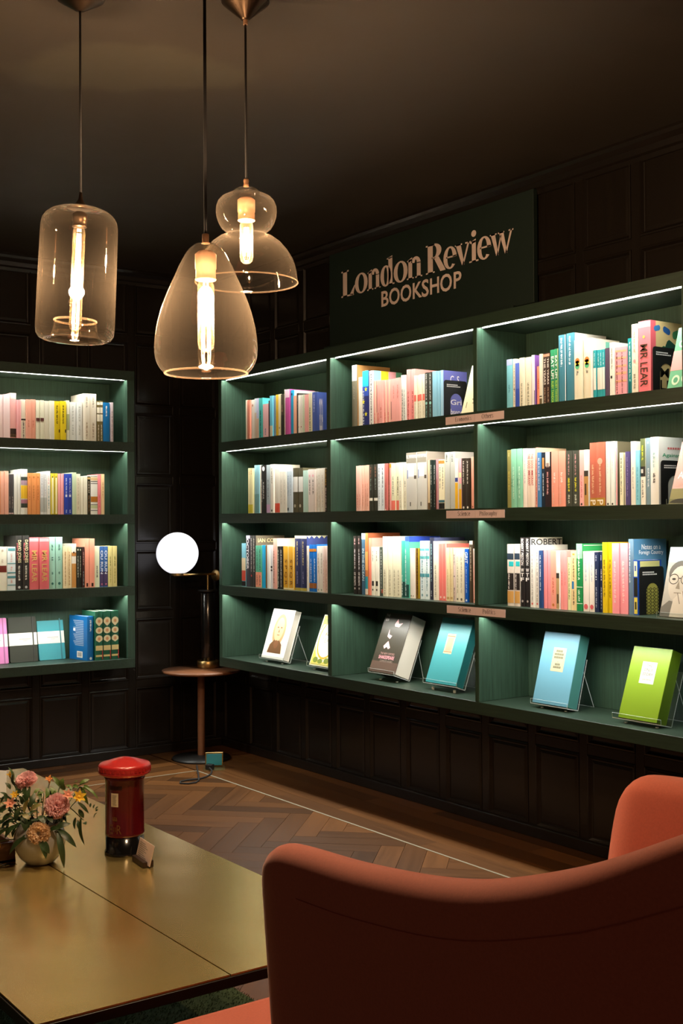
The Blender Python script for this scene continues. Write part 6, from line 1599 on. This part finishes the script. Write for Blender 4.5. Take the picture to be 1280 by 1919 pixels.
# bottom shelf behind the pillar box: notebooks with white bands, a blue book and three patterned volumes
z = Z_SH[3]
def band_notebook(label, x, y, w, h, lean, hexc):
    t = obj('notebook', MB().prism(rpoly([(0, 0), (w, 0), (w, h), (0, h)], .007, 4), lambda u, v, d: (u, d, v), 0, .014), mat('nb_' + hexc, lin(hexc), rough=.25, spec=.5), None, (x, y, z + .002), (-math.radians(lean), 0, math.radians(90)), fix=True)
    tag(t, label, 'notebook', 'banded notebooks on the bottom shelf')
    bd = obj('paper_band', MB().box((-.0006, -.0008, h * .37), (w + .0006, 0.0148, h * .645)), mat('band_white', lin('cfcfc6'), rough=.4), t)
    mb = MB()
    for i in range(14): mb.add([(w * (.36 + i * .03), -.0014, h * .50), (w * (.38 + i * .03), -.0014, h * .50), (w * (.38 + i * .03), -.0014, h * .515), (w * (.36 + i * .03), -.0014, h * .515)], [(0, 1, 2, 3)])
    for i in range(5): mb.add([(w * (.5 + i * .03), -.0014, h * .465), (w * (.52 + i * .03), -.0014, h * .465), (w * (.52 + i * .03), -.0014, h * .475), (w * (.5 + i * .03), -.0014, h * .475)], [(0, 1, 2, 3)])
    obj('band_print', mb, MATS['grey_print'], bd)
    obj('elastic', MB().box((w * .845, -.0018, -.0004), (w * .885, .0, h + .0004)), mat('el_' + hexc, tuple(c * .55 for c in lin(hexc)), rough=.6), t)
band_notebook('pink notebook with white paper band and elastic', .092, -1.436, .143, .231, 10, 'c47aac')
band_notebook('black notebook with white paper band and elastic', .080, -1.280, .146, .230, 9.8, '34362f')
band_notebook('teal notebook with white paper band and elastic', .066, -1.122, .142, .229, 11.3, '3c8c96')
bb = make_book('hardback_book', 'thick blue book showing its printed back cover, ' + ROWNAME['L4'], 'books ' + ROWNAME['L4'], .038, .228, .175, '10609f', ('M:e8eef0:.08:.36', 'D:cfd8dc:.95'), (DL - .028, -.927, z), math.radians(98), True)
mb = MB()
def bx(u0, u1, v0, v1, m_, nm, dx=.0006):
    o_ = obj(nm, MB().add([(-dx, u0, v0), (-dx, u0, v1), (-dx, u1, v1), (-dx, u1, v0)], [(0, 1, 2, 3)]), m_, bb)
for k in range(15): mb.add([(-.0006, .035, .20 - k * .009), (-.0006, .035, .2045 - k * .009), (-.0006, .135 - (k * 5 % 4) * .008, .2045 - k * .009), (-.0006, .135 - (k * 5 % 4) * .008, .20 - k * .009)], [(0, 1, 2, 3)])
obj('back_cover_print', mb, paper('8fa6c0'), bb)
bx(.045, .10, .012, .045, paper('e4e2da'), 'barcode_panel'); bx(.115, .135, .148, .162, paper('eef0f2'), 'white_note', .0009)
mb = MB()
for k in range(7): mb.add([(-.0010, .055 + k * .0055, .018), (-.0010, .055 + k * .0055, .040), (-.0010, .0575 + k * .0055, .040), (-.0010, .0575 + k * .0055, .018)], [(0, 1, 2, 3)])
obj('barcode', mb, INK, bb)
for y0 in (-.8868, -.8425, -.798):
    g_ = make_book('hardback_book', 'dark green volume with cream rose ornaments on spine, ' + ROWNAME['L4'], 'books ' + ROWNAME['L4'], .0425, .252, .17, '1f5a44', (), (DL - .02, y0, z), math.radians(90), True)
    w = .041; h = .252; yy = -.0042
    for (f, rz, shp) in ((.20, .020, 'h'), (.39, .017, 'r'), (.56, .018, 'u')):
        zc = h * (1 - f); v = []
        for i in range(14):
            a = 2 * math.pi * i / 14; rx_ = .0195 * (1 if math.sin(a) > -.5 or shp == 'r' else .6); kk = 1.25 if (shp == 'h' and math.sin(a) < -.7) else 1
            v.append((w / 2 + rx_ * math.cos(a), yy, zc + rz * kk * math.sin(a)))
        obj('rose_ornament', MB().add(v, [tuple(range(14))]), paper('e6dcb4'), g_)
        obj('rose_heart', MB().add([(w / 2 + .008 * math.cos(2 * math.pi * i / 10), yy - .0004, zc + .009 * math.sin(2 * math.pi * i / 10)) for i in range(10)], [tuple(range(10))]), paper('d8a070'), g_)
    for (f0, f1, hx) in ((.70, .80, 'd8c88c'), (.89, .93, 'c9b878')):
        obj('band', MB().add([(.001, yy, h * (1 - f1)), (w - .001, yy, h * (1 - f1)), (w - .001, yy, h * (1 - f0)), (.001, yy, h * (1 - f0))], [(0, 1, 2, 3)]), paper(hx), g_)
    obj('red_edge', MB().add([(w - .005, yy - .0002, .004), (w - .0005, yy - .0002, .004), (w - .0005, yy - .0002, h * .2), (w - .005, yy - .0002, h * .2)], [(0, 1, 2, 3)]), paper('a4343a'), g_)
